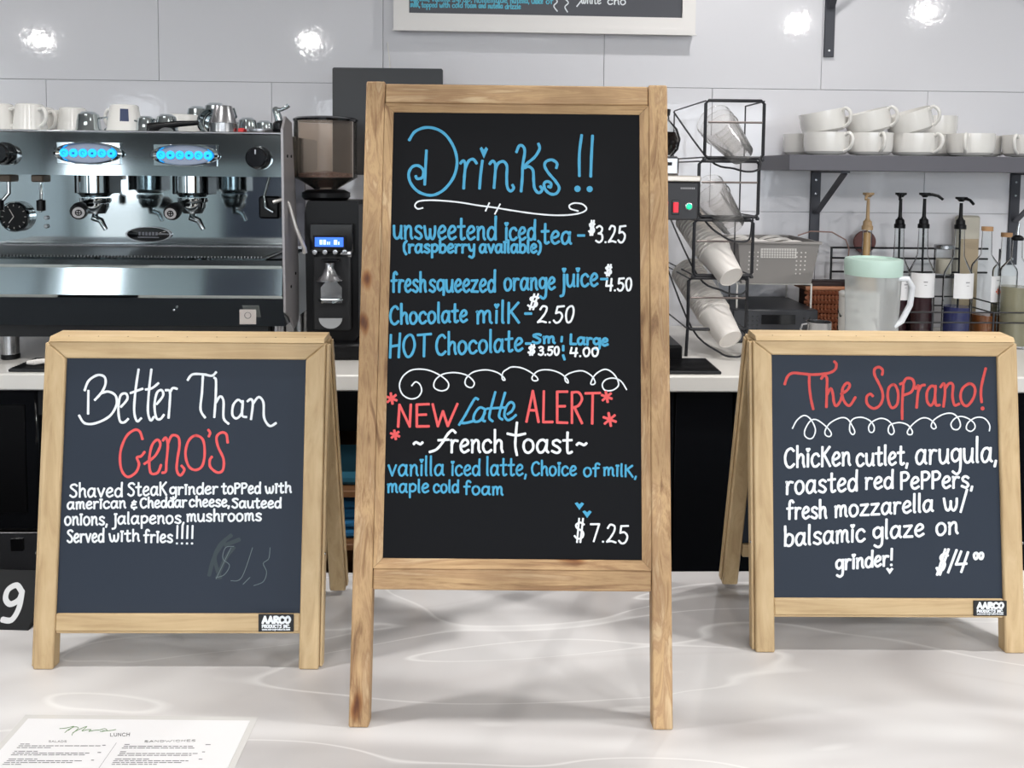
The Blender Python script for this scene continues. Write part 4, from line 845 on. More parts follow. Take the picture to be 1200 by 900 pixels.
# fork plate
z0, z1 = gz(355), gz(329)
f = L_(MB().prism([(xc-.028, z0), (xc+.028, z0), (xc+.028, z1-.018), (xc+.012, z1), (xc-.012, z1), (xc-.028, z1-.018)], GY-.001, GY+.0035, axis=1), 'filter_rest_plate', steel)
L_(MB().tube([(xc-.03, GY-.012, z0+.010), (xc-.014, GY-.05, z0+.010)], .0035, 8).tube([(xc+.03, GY-.012, z0+.010), (xc+.014, GY-.05, z0+.010)], .0035, 8).tube([(xc-.032, GY-.008, z0+.010), (xc+.032, GY-.008, z0+.010)], .003, 8), 'filter_fork', chrome)
zc = gz(372)
L_(MB().prism([(xc+.031*math.cos(R(a)), zc+.028*math.sin(R(a))) for a in range(180, 361, 15)], GY-.013, GY-.0105, axis=1), 'half_round_plate', mat('pale_plate', (176, 178, 180), .4, .3))
c = atY(402, 298, GY-.04)
L_(MB().tube([(xc+.03, GY-.001, c.z), (xc+.034, GY-.03, c.z), (xc+.05, GY-.03, c.z)], .004, 8).lathe([(0, 0), (.009, 0), (.009, .008), (0, .008)], c=(xc+.05, GY-.03, c.z), seg=14, axis=(1, 0, 0)), 'side_lever', steel)
# hopper
hx = X(382, GY+.09); HY = GY+.09
def hz(py): return Z(py, HY, 382)
hr = 36*HY/F
L_(MB().lathe([(0, 0), (.058, 0), (.066, .008), (.066, .02), (.05, .028), (0, .028)], c=(hx, HY, gz(236)+.0005), seg=36), 'hopper_collar', black_p)
zb = gz(236)+.029
hop = L_(MB().lathe([(.03, 0), (.036, .004), (hr, hz(208)-zb), (hr, hz(143)-zb), (hr-.0018, hz(143)-zb), (hr-.0018, hz(208)-zb+.001), (.034, .006), (.03, .002)], c=(hx, HY, zb), seg=48), 'hopper', hopper_clear)
L_(MB().lathe([(0, 0), (hr+.002, 0), (hr+.003, .006), (hr-.006, .011), (.02, .016), (0, .017)], c=(hx, HY, hz(143)+.0005), seg=48), 'hopper_lid', black_g)
beans_m = mat('beans', (92, 60, 48), .45)
bm_ = MB().lathe([(0, .007), (.033, .007), (hr-.004, hz(208)-zb), (hr-.004, hz(206)-zb), (0, hz(203)-zb+.008)], c=(hx, HY, zb), seg=40)
rnd = random.Random(5)
for k in range(420):
    a = rnd.uniform(0, 6.283); rr = math.sqrt(rnd.random())*(hr-.009); z = hz(206) + .008*(1-rr/hr) + rnd.uniform(0, .003)
    bm_.lathe([(0, -.0035), (.0032, -.001), (.0032, .001), (0, .0035)], c=(hx+rr*math.cos(a), HY+rr*math.sin(a), z), seg=6, axis=(rnd.uniform(-1, 1), rnd.uniform(-1, 1), rnd.uniform(-.4, .4)))
L_(bm_, 'coffee_beans', beans_m)['kind'] = 'stuff'
# ================================================================ black monitor behind
t = thing('monitor', (0, 0, 0), 'black flat screen standing behind the grinder against the tiles', 'monitor')
Y = 2.50
MB().prism([(X(390, Y), Z(205, Y, 390)), (X(518, Y), Z(205, Y, 518)), (X(518, Y), Z(82, Y, 518)), (X(516.5, Y), Z(80.5, Y, 518)), (X(391.5, Y), Z(79, Y, 390)), (X(390, Y), Z(80.5, Y, 390))], Y, Y+.022, axis=1).build('screen', mat('screen_black', (19, 21, 26), .35), t, sharp=20)
MB().box(X(440, Y), X(470, Y), Y+.0225, Y+.04, BZ+.012, Z(150, Y)).build('stand', black_p, t)
MB().box(X(405, Y), X(505, Y), Y-.03, Y+.12, BZ+.0005, BZ+.012, .004).build('stand_base', black_p, t)
MB().tube([(X(456, WY-.03), WY-.012, Z(90, WY)), (X(456, WY-.03), WY-.012, Z(78, WY)), (X(454, WY), WY-.006, Z(52, WY))], .002, 6).build('cable', white_ceramic, t)
# ================================================================ mats
def ribmat(pxa, pxb, yfront, depth, label):
    o_ = thing('rubber_mat', (0, 0, 0), label, 'mat')
    x0_, x1_ = X(pxa, 2.05), X(pxb, 2.05); MB().box(x0_, x1_, yfront, yfront+depth, BZ+.0005, BZ+.008, .002).build('mat_base', black_m, o_)
    m_ = MB(); y = yfront+.008
    while y < yfront+depth-.01: m_.box(x0_+.006, x1_-.006, y, y+.004, BZ+.0081, BZ+.0105); y += .011
    m_.build('ribs', black_p, o_)['kind'] = 'stuff'; return o_
ribmat(738, 846, 2.015, .15, 'black ribbed rubber mat in front of the coffee brewer')
ribmat(14, 118, 2.015, .12, 'black ribbed rubber mat in front of the espresso machine')
o = tag(MB().tube([(X(36, 2.08), 2.05, BZ+.016), (X(45, 2.08), 2.045, BZ+.018), (X(52, 2.08), 2.06, BZ+.018), (X(60, 2.08), 2.05, BZ+.016)], [.005, .007, .007, .005], 8).tube([(X(44, 2.08), 2.045, BZ+.017), (X(42, 2.08), 2.07, BZ+.016)], .005, 8).build('brush', cup_white), 'small white cleaning brush lying on the mat below the espresso machine', 'brush')
# ================================================================ BREWER
BY = 2.12
def bz(py, Y=BY): return Z(py, Y, 800)
bx0, bx1 = X(700, BY), X(820, BY)
t = thing('coffee_brewer', (0, 0, 0), 'drip coffee brewer with red switch and green light beside the middle board', 'coffee machine')
MB().box(bx0, bx1-.004, BY, BY+.30, bz(258), bz(213), .004).build('control_head', mat('panel_black', (48, 48, 52), .45), t)
MB().box(bx0-.002, bx1, BY-.006, BY+.305, bz(213)+.0003, bz(206), .003).build('warmer_plate', mat('warmer', (214, 206, 196), .3, .5), t)
MB().box(bx0+.02, X(798, BY), BY+.03, BY+.27, bz(206)+.0005, bz(183), .006).build('top_housing', steel, t)
MB().box(X(780, BY), X(789, BY), BY+.0275, BY+.0298, bz(194), bz(190)).build('hot_label', black_m, t)
MB().box(bx0+.02, X(772, BY), BY+.12, BY+.30, BZ+.03, bz(258)-.0005, .004).build('column', black_m, t)
MB().box(bx0, X(806, BY), BY+.02, BY+.30, BZ+.001, bz(405, BY+.02), .005).build('base', black_p, t)
MB().tube([(X(781, BY), BY+.04, BZ+.03), (X(782, BY), BY+.04, bz(300)), (X(785, BY), BY+.05, bz(275)), (X(786, BY), BY+.05, bz(260))], .005, 8).build('frame_rod', chrome, t)
s_ = BY/F
c = atY(791.5, 243, BY)
sw = MB().box(c.x-4.5*s_, c.x+4.5*s_, BY-.003, BY-.0003, c.z-8.5*s_, c.z+8.5*s_, .001).build('switch_frame', black_g, t)
MB().box(c.x-3*s_, c.x+3*s_, BY-.007, BY-.0032, c.z-6*s_, c.z+6*s_, .001).build('rocker', mat('red_lit', (225, 30, 50), .3, emit=.7), sw)
c = atY(780, 243, BY); MB().box(c.x-3*s_, c.x+2.5*s_, BY-.006, BY-.0003, c.z-7*s_, c.z+7*s_, .001).build('second_rocker', mat('red_lit'), t)
c = atY(807, 242, BY)
gl = MB().lathe([(0, 0), (4.6*s_, 0), (4.6*s_, .003), (3.4*s_, .004), (0, .004)], c=(c.x, BY-.0003, c.z), seg=20, axis=(0, -1, 0)).build('lamp_ring', steel, t)
MB().lathe([(0, 0), (3.4*s_, 0), (2.4*s_, .003), (0, .004)], c=(c.x, BY-.0045, c.z), seg=20, axis=(0, -1, 0)).build('pilot_lamp', mat('green_lit', (20, 215, 150), .3, emit=1.0), gl)
m = MB()
for k in range(9): x = X(797+k*1.9, BY); m.box(x, x+.0028, BY-.0006, BY-.0002, bz(221.6), bz(219.6))
m.build('panel_print', mat('print_pale', (170, 170, 172), .6), t)
# carafe on top (just the right edge shows)
def carafe(Y, px, zb, lab, s=1.0):
    o_ = thing('glass_carafe', (X(px, Y), Y, zb), lab, 'carafe')
    MB().lathe([(0, 0), (.055*s, 0), (.072*s, .02*s), (.078*s, .05*s), (.068*s, .08*s), (.045*s, .105*s), (.042*s, .125*s), (.040*s, .125*s), (.043*s, .104*s), (.066*s, .079*s), (.076*s, .05*s), (.070*s, .021*s), (.054*s, .002), (0, .002)], seg=40).build('bowl', glass, o_)
    MB().lathe([(0, .0035), (.053*s, .0035), (.069*s, .022*s), (.0745*s, .05*s), (.069*s, .069*s), (0, .069*s)], seg=40).build('coffee', mat('coffee', (22, 12, 8), .08), o_)
    MB().lathe([(.0425*s, .118*s), (.046*s, .118*s), (.048*s, .135*s), (.0, .142*s), (0, .127*s), (.0425*s, .127*s)], seg=32).build('collar_lid', black_p, o_)
    MB().tube([(-.045*s, 0, .125*s), (-.085*s, 0, .12*s), (-.095*s, 0, .08*s), (-.09*s, 0, .04*s)], .008*s, 8).build('handle', black_p, o_); return o_
carafe(2.24, 764, bz(183)+.001, 'glass coffee carafe on top of the brewer, mostly behind the middle board', .95)
# ================================================================ WIRE CUP RACK
RY = 2.22; RB = 2.385; RL = 2.60
def rx(px, Y=RY): return X(px, Y, 250)
def rz_(py, Y=RY): return Z(py, Y, 855)
t = thing('wire_cup_rack', (0, 0, 0), 'black wire cup rack holding four tilted stacks of cups', 'rack')
tiers = [(118, 185, 824, 892), (189, 254, 818, 888), (258, 323, 814, 883), (326, 386, 809, 878)]
zBt = BZ+.004
def rr(y, xa_, xb_, z0_, z1_, c_=.008): return [(xa_+c_, y, z1_), (xb_-c_, y, z1_), (xb_, y, z1_-c_), (xb_, y, z0_+c_), (xb_-c_, y, z0_), (xa_+c_, y, z0_), (xa_, y, z0_+c_), (xa_, y, z1_-c_)]
for k, (ya, yb, pa, pb) in enumerate(tiers):
    z1, z0 = rz_(ya), rz_(yb); xl0, xr0 = rx(pa), rx(pb)
    MB().tube(rr(RY, xl0, xr0, z0, z1), .0046, 8, True).build('front_frame', black_wire, t)
    for x, yr_ in ((xl0, RL), (xr0, RB)):
        m = MB().tube([(x, RY, z1-.001), (x, yr_, z1-.001)], .0022, 6).tube([(x, RY, z0+.001), (x, yr_, z0+.001)], .0022, 6)
        m.tube([(x, yr_, z0+.001), (x, yr_, z1-.001)], .0022, 6); m.build('side_frame', black_wire, t)
    zm = z1 - (z1-z0)*.38
    MB().tube([(xl0+.006, RY-.006, zm), (xr0-.006, RY-.006, zm)], .003, 6).build('cross_wire', mat('wire_grey', (128, 118, 114), .4, .4), t)
    xk = X(787, RL)-.005*k; cxk = rx((868, 860, 857, 856)[k]); zk = rz_((201, 283, 345, 418)[k], RY-.05)
    m = MB().tube(smooth3([(xk, RL, z1-.005), (xl0+.02, RY+.03, z0-.004), (cxk-.03, RY-.03, zk+.008), (cxk, RY-.05, zk), (cxk+.03, RY-.045, zk+.006), (cxk+.045, RY-.02, max(zk+.02, z0-.012)), (xr0-.012, RY, z0-.003)], 5), .0028, 6)
    m.build('cup_cradle', black_wire, t)
    if k < 3: MB().box(xl0-.006, xl0+.006, RY-.005, RY+.005, rz_(tiers[k+1][0]), z0, .002).box(xr0-.006, xr0+.004, RY-.005, RY+.005, rz_(tiers[k+1][0]), z0, .002).build('joint_clip', black_wire, t)
for x in (rx(809), rx(878)): MB().tube([(x, RY, rz_(386)), (x-.003, RY, zBt-.0035)], .0045, 8).build('leg', black_wire, t)
MB().tube([(rx(809), RL, rz_(386)), (rx(809), RL, zBt-.0035)], .0035, 8).build('leg', black_wire, t)
def paper_cup(h, rb, rt, m, nm='paper_cup'):
    r = thing(nm, (0, 0, 0), '', 'cup'); w = .0007
    pr = [(0, .003), (rb-.0015, .003), (rb-.001, 0), (rb, .0), (rt, h-.003), (rt+.0028, h-.003), (rt+.0034, h), (rt+.0015, h+.0025), (rt-w, h)]
    if nm == 'paper_cup': pr += [(rb-w, .0045), (0, .0045)]
    MB().lathe(pr, seg=32).build('cup_wall', m, r, sharp=50)
    return r
ax_ = Vector((-.075, .205, .165)).normalized()
Q = Vector((0, 0, 1)).rotation_difference(ax_)
ORD = 'first second third fourth fifth sixth seventh eighth ninth tenth eleventh twelfth thirteenth fourteenth fifteenth sixteenth'.split()
stacks = [(869, 181, 'clear', 3, .022), (859, 264, 'clear', 3, .020), (857, 325, 'paper', 13, .0125), (856, 398, 'paper', 15, .0125)]
names = ['upper', 'second', 'third', 'lowest']
for si, (px, py, kd, N, stp) in enumerate(stacks):
    base = atY(px, py, RY-.03)
    if kd == 'clear': p0 = paper_cup(.118, .0335, .050, clear_p, 'plastic_cup')
    else: p0 = paper_cup(.100, .0335, .0455, cup_white)
    for k in range(N):
        o = p0 if k == 0 else copy_tree(p0)
        o.rotation_mode = 'QUATERNION'; o.rotation_quaternion = Q; o.location = Vector(base) + ax_*(stp*k)
        w_ = 'clear plastic' if kd == 'clear' else 'white paper'
        if k == 0: o['label'] = f'{w_} cup at the front end of the {names[si]} tilted stack in the wire rack'
        else: o['label'] = f'{w_} cup, {ORD[k]} from the front of the {names[si]} tilted stack in the wire rack'
        o['group'] = f'{w_} cups nested in the {names[si]} stack of the wire rack'
# ================================================================ BLACK BOX, BIN, WICKER
KY = 2.395
def kz(py, Y=KY): return Z(py, Y, 915)
kx0, kx1 = X(862, KY), X(963, KY)
t = thing('perforated_black_box', (0, 0, 0), 'low black perforated metal box under the grey lid bin', 'box')
MB().box(kx0, kx1, KY, 2.655, BZ+.001, kz(363), .004).build('case', mat('box_black', (44, 45, 50), .4), t)
c = (kx0+kx1)/2
MB().box(X(896, KY), X(936, KY), KY-.0015, KY-.0002, kz(380), kz(369), .0005).build('window', black_g, t)
m = MB()
for i in range(3):
    for j in range(6): m.cyl((X(880+i*5.5, KY), KY-.0002, kz(371+j*5)), .0026, .001, 8, axis=(0, -1, 0))
for i in range(2): m.cyl((X(946+i*7, KY), KY-.0002, kz(373)), .0022, .001, 8, axis=(0, -1, 0))
m.build('vent_holes', black_g, t)['kind'] = 'stuff'
t = thing('bin_stand', (0, 0, 0), 'thin wire stand holding the grey bin above the black box', 'stand')
z0 = kz(333)
m = MB()
for x in (kx0+.02, kx1-.012):
    for y in (KY+.03, 2.63): m.tube([(x, y, kz(363)+.0008), (x, y, z0-.0035)], .0028, 6)
m.tube([(kx0+.02, KY+.03, z0-.0035), (kx1-.012, KY+.03, z0-.0035), (kx1-.012, 2.63, z0-.0035), (kx0+.02, 2.63, z0-.0035)], .0028, 6, True); m.build('wire_frame', white_ceramic, t)
t = thing('lid_bin', (0, 0, 0), 'grey perforated plastic bin full of white lids', 'bin')
gm = mat('bin_grey', (134, 130, 127), .5)
B0, B1 = X(873, KY), X(955, KY); T0, T1_ = X(866, KY), X(962, KY); z1 = kz(285); yb = 2.63
m = MB(); w = .003
def frus(off):
    return [(B0+off, KY+.012+off, z0+off), (B1-off, KY+.012+off, z0+off), (B1-off, yb-off, z0+off), (B0+off, yb-off, z0+off), (T0+off, KY+off, z1), (T1_-off, KY+off, z1), (T1_-off, yb+.012-off, z1), (T0+off, yb+.012-off, z1)]
A_, D_ = frus(0), frus(w); m.add(A_+D_, [(0, 1, 2, 3), (0, 1, 5, 4), (1, 2, 6, 5), (2, 3, 7, 6), (3, 0, 4, 7), (8, 9, 10, 11), (8, 9, 13, 12), (9, 10, 14, 13), (10, 11, 15, 14), (11, 8, 12, 15), (4, 5, 13, 12), (5, 6, 14, 13), (6, 7, 15, 14), (7, 4, 12, 15)])
m.build('tub', gm, t, sharp=20)
m = MB(); m.tube([(T0-.002, KY-.003, z1+.001), (T1_+.002, KY-.003, z1+.001), (T1_+.002, yb+.014, z1+.001), (T0-.002, yb+.014, z1+.001)], .0045, 8, True); m.build('rim', gm, t)
def onface(px, py): 
    tt = (kz(py)-z0)/(z1-z0); return KY+.012*(1-tt)
hol = mat('lid_white', (206, 202, 198), .6)
m = MB(); yy = onface(900, 296)-.0012
m.box(X(893, KY), X(935, KY), yy, yy+.0008, kz(302.5), kz(291), .0003)
m.build('hand_slot', hol, t)
m = MB()
for j in range(3): m.box(X(894, KY), X(934, KY), yy-.0008, yy-.0002, kz(294.5+j*3), kz(293.8+j*3))
for i in range(13): m.box(X(896+i*3, KY), X(896.6+i*3, KY), yy-.0008, yy-.0002, kz(302), kz(291.5))
m.build('slot_mesh', gm, t)['kind'] = 'stuff'
m = MB()
for xx in (880, 885, 890, 936, 941, 946):
    for j in range(6 if xx in (885, 941, 936) else 5): yy = onface(xx, 296+j*5.0); m.cyl((X(xx, KY), yy-.0001, kz(296+j*5.0)), .0024, .0008, 8, axis=(0, -1, 0))
m.build('round_holes', hol, t)['kind'] = 'stuff'
rnd = random.Random(9); lp = None
for k in range(10):
    if lp is None:
        lp = thing('cup_lid', (0, 0, 0), '', 'lid', 'white cup lids piled in the grey bin')
        MB().lathe([(.030, .004), (.045, .004), (.046, 0), (.047, 0), (.047, .006), (.041, .008), (.040, .012), (.034, .013), (.032, .007), (0, .007), (0, .006), (.03, .006)], seg=28).build('lid_shell', hol, lp); o = lp
    else: o = copy_tree(lp)
    i, j = k % 2, k//2
    o.location = ((T0+T1_)/2 - .052 + .104*i + rnd.uniform(-.004, .004), KY+.055+j*.046, z1-.028+rnd.uniform(0, .003)+(.0 if j % 2 else .006)); o.rotation_euler = (R(-28), R(rnd.uniform(-6, 6)), 0)
    o['label'] = 'white cup lid in the grey bin, ' + ('left' if i == 0 else 'right') + ' of the ' + ('front', 'second', 'third', 'fourth', 'rearmost')[j] + ' row'
# wicker basket
t = thing('wicker_basket', (0, 0, 0), 'reddish-brown woven wicker basket with a dark cover behind the pitcher', 'basket')
wk = mat('wicker', (150, 92, 66), .6); wk2 = mat('wicker_rim', (176, 120, 88), .6); WYc = 2.50
wx0, wx1 = X(948, WYc), X(1012, WYc); wz1 = Z(338, WYc, 960)
MB().box(wx0+.008, wx1-.008, WYc+.010, 2.58, BZ+.001, wz1-.008).build('liner', mat('liner', (74, 44, 36), .8), t)
nst = 15; rows_ = 10; m_ = []
for j in range(rows_):
    z = BZ+.007 + j*(wz1-BZ-.014)/(rows_-.5); m = MB(); pts = []
    for i in range(nst*2+1):
        x = wx0+(wx1-wx0)*i/(nst*2); pts.append((x, WYc+.001+(.006 if (i+j) % 2 else -.006), z+rnd.uniform(-.0006, .0006)))
    for y in (2.52, 2.54, 2.56, 2.58): pts.append((wx1+(.003 if int(y*100) % 4 else -.002), y, z))
    m.tube(pts, .0064, 6); m.build('willow_strand', wk, t)
for i in range(nst): x = wx0+(wx1-wx0)*(i+.5)/nst; MB().tube([(x, WYc+.002, BZ+.003), (x, WYc+.002, wz1-.004)], .0028, 6).build('stake', wk2, t)
MB().tube([(wx0-.002, WYc, wz1), (wx1+.002, WYc, wz1), (wx1+.002, 2.585, wz1), (wx0-.002, 2.585, wz1)], .007, 8, True).build('rim', wk2, t)
MB().box(wx0+.006, wx1-.006, WYc+.006, 2.565, wz1+.002, Z(330, WYc, 960), .006).build('dark_cover', mat('dark_cover', (46, 30, 30), .6), t)
# small steel cup
p = atY(959, 392, 2.2)
t = thing('steel_cup', (p.x, 2.2, BZ+.0005), 'small steel cup with loop handle just above the right board', 'cup')
h = Z(377, 2.2, 959)-BZ
MB().lathe([(0, 0), (.028, 0), (.033, .006), (.033, h-.002), (.034, h), (.0315, h), (.031, .008), (0, .004)], seg=32).build('body', steel, t)
MB().tube([(-.032, 0, h-.006), (-.046, 0, h-.008), (-.05, 0, h-.02), (-.045, 0, h-.034), (-.033, 0, h-.038)], .003, 8).build('handle', steel, t)
# pitcher with green lid
PY = 2.19; c = atY(1021, 380, PY); t = thing('plastic_pitcher', (c.x, PY, BZ+.0005), 'frosted plastic pitcher with pale green lid at the front of the shelf clutter', 'pitcher')
hp = Z(303, PY, 1021)-BZ; rp = 31.5*PY/F
MB().lathe([(0, .0), (rp*.88, 0), (rp*.9, .003), (rp, hp-.02)], seg=48).build('jug', frosted, t)
lid = mat('mint_lid', (200, 226, 214), .4, trans=.15)
MB().lathe([(rp*.975, hp-.045), (rp+.0015, hp-.045), (rp+.0025, hp-.006), (rp, hp), (rp*.82, hp+.002), (rp*.78, hp-.004), (0, hp-.004), (0, hp-.008), (rp-.0015, hp-.008)], seg=48).build('lid', lid, t)
MB().tube([(rp*.55, -.05, hp-.05), (rp*.9, -.06, hp-.048), (rp*1.12, -.055, hp-.07), (rp*1.1, -.05, hp-.12), (rp*.8, -.05, hp-.165), (rp*.5, -.052, hp-.18)], [.006, .008, .008, .008, .008, .006], 10).build('handle', mat('milky_handle', (226, 228, 232), .35), t)
# canister behind
c = atY(1006, 380, 2.33); t = thing('patterned_canister', (c.x, 2.33, BZ+.0005), 'white canister with black leaf pattern standing behind the pitcher', 'canister')
hc = Z(343, 2.33, 1000)-BZ; rc = 23*2.33/F
MB().lathe([(0, 0), (rc, 0), (rc, hc-.01), (rc-.003, hc-.008), (rc-.003, hc-.012), (0, hc-.012)], seg=40).build('body', white_ceramic, t)
MB().lathe([(0, hc-.0075), (rc+.001, hc-.0075), (rc+.001, hc-.001), (rc-.004, hc+.002), (0, hc+.002)], seg=40).build('lid', white_ceramic, t)
m = MB()
for k in range(26):
    a0_ = R(rnd.uniform(150, 300)); z = rnd.uniform(.012, hc-.04); r = rc+.0006
    pts = [(r*math.cos(a0_+q*.06), r*math.sin(a0_+q*.06), z+.006*math.sin(q*1.1+k)) for q in range(5)]
    m.tube(pts, [.0006, .0016, .0024, .0014, .0005], 5)
m.build('leaf_pattern', black_p, t)
# ================================================================ BOTTLES
def bottle(px, Y, prof, label, cat='bottle', liquid=None, level=.3, lab=None, top='pump', topcol=black_p, nozzle=(1, 0), gm_=None, name='syrup_bottle', r=.036, pt=226):
    """prof: px rows (cap bottom, shoulder top, shoulder bottom)"""
    capb, sh0, sh1 = [Z(q, Y, px)-BZ for q in prof]; c = X(px, Y)
    t = thing(name, (c, Y, BZ+.0005), label, cat); w = .0018; rn = .013
    out = [(0, 0), (r-.003, 0), (r, .004), (r, sh1), (r*.93, sh1+(sh0-sh1)*.25), (r*.62, sh1+(sh0-sh1)*.65), (rn+.002, sh0), (rn, capb)]
    inn = [(rn-w, capb), (rn+.002-w, sh0-.001), (r*.62-w, sh1+(sh0-sh1)*.62), (r*.93-w, sh1+(sh0-sh1)*.22), (r-w, sh1-.002), (r-w, .008), (0, .008)]
    MB().lathe(out+inn, seg=36).build('glass_body', gm_ or glass, t)
    if liquid:
        zl = min(sh1-.003, (sh1)*level) if level <= 1 else None
        if level <= 1: MB().lathe([(0, .009), (r-w-.0008, .009), (r-w-.0008, zl), (0, zl)], seg=36).build('liquid', liquid, t)
        else:
            rr_ = [(0, .009), (r-w-.0008, .009), (r-w-.0008, sh1-.004), (r*.9-w, sh1+(sh0-sh1)*.2), (r*.6-w-.001, sh1+(sh0-sh1)*.6), (rn-w-.0008, sh0+.004), (rn-w-.0008, capb-.012), (0, capb-.012)]
            MB().lathe(rr_, seg=36).build('liquid', liquid, t)
    if lab:
        x0_, x1_, ya_, yb_, lc = lab; a0_ = math.asin(max(-.98, min(.98, (X(x0_, Y)-c)/r))); a1_ = math.asin(max(-.98, min(.98, (X(x1_, Y)-c)/r)))
        m = MB(); vs_ = []; K = 10; rl = r+.0005; z0_, z1_ = Z(yb_, Y, px)-BZ, Z(ya_, Y, px)-BZ
        for k in range(K+1):
            a = a0_+(a1_-a0_)*k/K
            for rr_ in (rl, rl+.0003):
                for z in (z0_, z1_): vs_.append((rr_*math.sin(a), -rr_*math.cos(a), z))
        fs = []
        for k in range(K):
            i = 4*k; j = i+4; fs += [(i, j, j+1, i+1), (i+2, i+3, j+3, j+2), (i, i+2, j+2, j), (i+1, j+1, j+3, i+3)]
        fs += [(0, 1, 3, 2), (4*K, 4*K+2, 4*K+3, 4*K+1)]
        lo = m.add(vs_, fs).build('label', paper, t, sharp=60)
        m = MB(); am = (a0_+a1_)/2; rp_ = rl+.0005
        for dz, ww, hh_ in (((.62, .16, .03), (.5, .1, .015)) if lc != 'berry' else ((.82, .16, .02),)):
            z = z0_+(z1_-z0_)*dz; n_ = 6
            for q in range(n_):
                a = am - ww + 2*ww*q/n_; b_ = a+2*ww/n_*.7
                m.add([(rp_*math.sin(a), -rp_*math.cos(a), z), (rp_*math.sin(b_), -rp_*math.cos(b_), z), (rp_*math.sin(b_), -rp_*math.cos(b_), z+(z1_-z0_)*hh_*1.6), (rp_*math.sin(a), -rp_*math.cos(a), z+(z1_-z0_)*hh_*1.6)], [(0, 1, 2, 3)])
        m.build('label_print', print_grey, lo, recalc=False)
        if lc == 'berry':
            m = MB(); zc_ = z0_+(z1_-z0_)*.42
            for da, dz in ((-.12, -.001), (0, .004), (.1, .0), (.02, -.005)):
                cc_ = (rl*math.sin(am+da), -rl*math.cos(am+da), zc_+dz*1.2); m.lathe([(0, 0), (.0035, 0), (.0028, .0006), (0, .0008)], c=cc_, seg=10, axis=(math.sin(am+da), -math.cos(am+da), 0))
            m.build('berry_print', mat('berry', (214, 96, 56), .6), lo)
    if top == 'pump':
        zt = Z(pt, Y, px)-BZ
        o_ = MB().lathe([(0, 0), (.0165, 0), (.0165, .012), (.0135, .014), (.0125, .026), (.008, .030), (.0055, .036), (.0045, zt-capb-.014), (0, zt-capb-.014)], c=(0, 0, capb-.004), seg=20).build('pump_collar', topcol, t)
        MB().lathe([(0, 0), (.006, 0), (.012, .006), (.0165, .008), (.0165, .014), (0, .014)], c=(0, 0, zt-.014), seg=20).build('pump_head', topcol, t)
        nx, L2 = nozzle; d_ = Vector((nx, -math.sqrt(max(0, 1-nx*nx)), 0))
        pts = [Vector((0, 0, zt-.006)), Vector((0, 0, zt-.005))+d_*.02, Vector((0, 0, zt-.009))+d_*.036, Vector((0, 0, zt-.02))+d_*.05]
        MB().tube(pts, [.005, .0048, .0044, .004], 8).build('pump_nozzle', topcol, t)
        MB().tube([(0, 0, capb-.005), (.004, 0, .02)], .003, 6).build('dip_tube', topcol, t)
    elif top == 'cork':
        MB().lathe([(0, 0), (rn+.003, 0), (rn+.003, .013), (0, .013)], c=(0, 0, capb+.0005), seg=20).build('cork_cap', mat('cork', (176, 136, 96), .7), t)
    elif top == 'pourer':
        MB().lathe([(0, 0), (rn+.002, 0), (rn+.004, .006), (rn, .012), (.006, .016), (0, .016)], c=(0, 0, capb+.0005), seg=18).build('pourer_collar', black_p, t)
        MB().tube([(0, 0, capb+.016), (0, 0, capb+.03), (.002, -.001, capb+.052)], [.005, .004, .0025], 8).build('pour_spout', steel, t)
    return t
amber = mat('amber_liquid', (120, 72, 40), .1); dark = mat('dark_liquid', (52, 30, 34), .1); blue_l = mat('blue_liquid', (48, 52, 96), .1); caramel = mat('caramel', (170, 136, 92), .25); olive = mat('olive_liquid', (140, 134, 112), .15)
beige_p = mat('beige_plastic', (158, 132, 98), .5)
bottle(1017, 2.46, (268, 303, 325), 'syrup bottle with beige pump behind the pitcher', liquid=caramel, level=2, topcol=beige_p, nozzle=(-.55, 0), pt=226)
bottle(1055, 2.46, (266, 300, 322), 'black-pump bottle partly hidden by the pitcher, left of the dark syrup', liquid=dark, level=.75, lab=(1050, 1065, 322, 350, ''), nozzle=(-.5, 0), pt=226)
bottle(1083, 2.42, (266, 298, 322), 'dark syrup bottle with black pump whose nozzle points right', liquid=dark, level=.72, lab=(1069.5, 1095, 319, 347, ''), nozzle=(.8, 0), pt=226)
bottle(1126, 2.38, (267, 300, 326), 'syrup bottle with blue liquid and short black pump', liquid=blue_l, level=.58, lab=(1115, 1140, 319, 348, ''), nozzle=(.15, 0), pt=231, r=.0405)
bottle(1158, 2.42, (271, 298, 314), 'clear bottle with cork cap and small berry label', liquid=amber, level=.38, lab=(1156, 1171, 322, 352, 'berry'), top='cork', r=.0395)
bottle(1194, 2.36, (282, 302, 318), 'clear oil bottle with steel pourer at the right edge', liquid=olive, level=.8, top='pourer', r=.042)
bottle(1181, 2.5, (278, 304, 318), 'bottle with pale cream label behind the oil bottle', liquid=olive, level=.6, lab=(1172, 1186, 322, 380, ''), top='cork', r=.035)
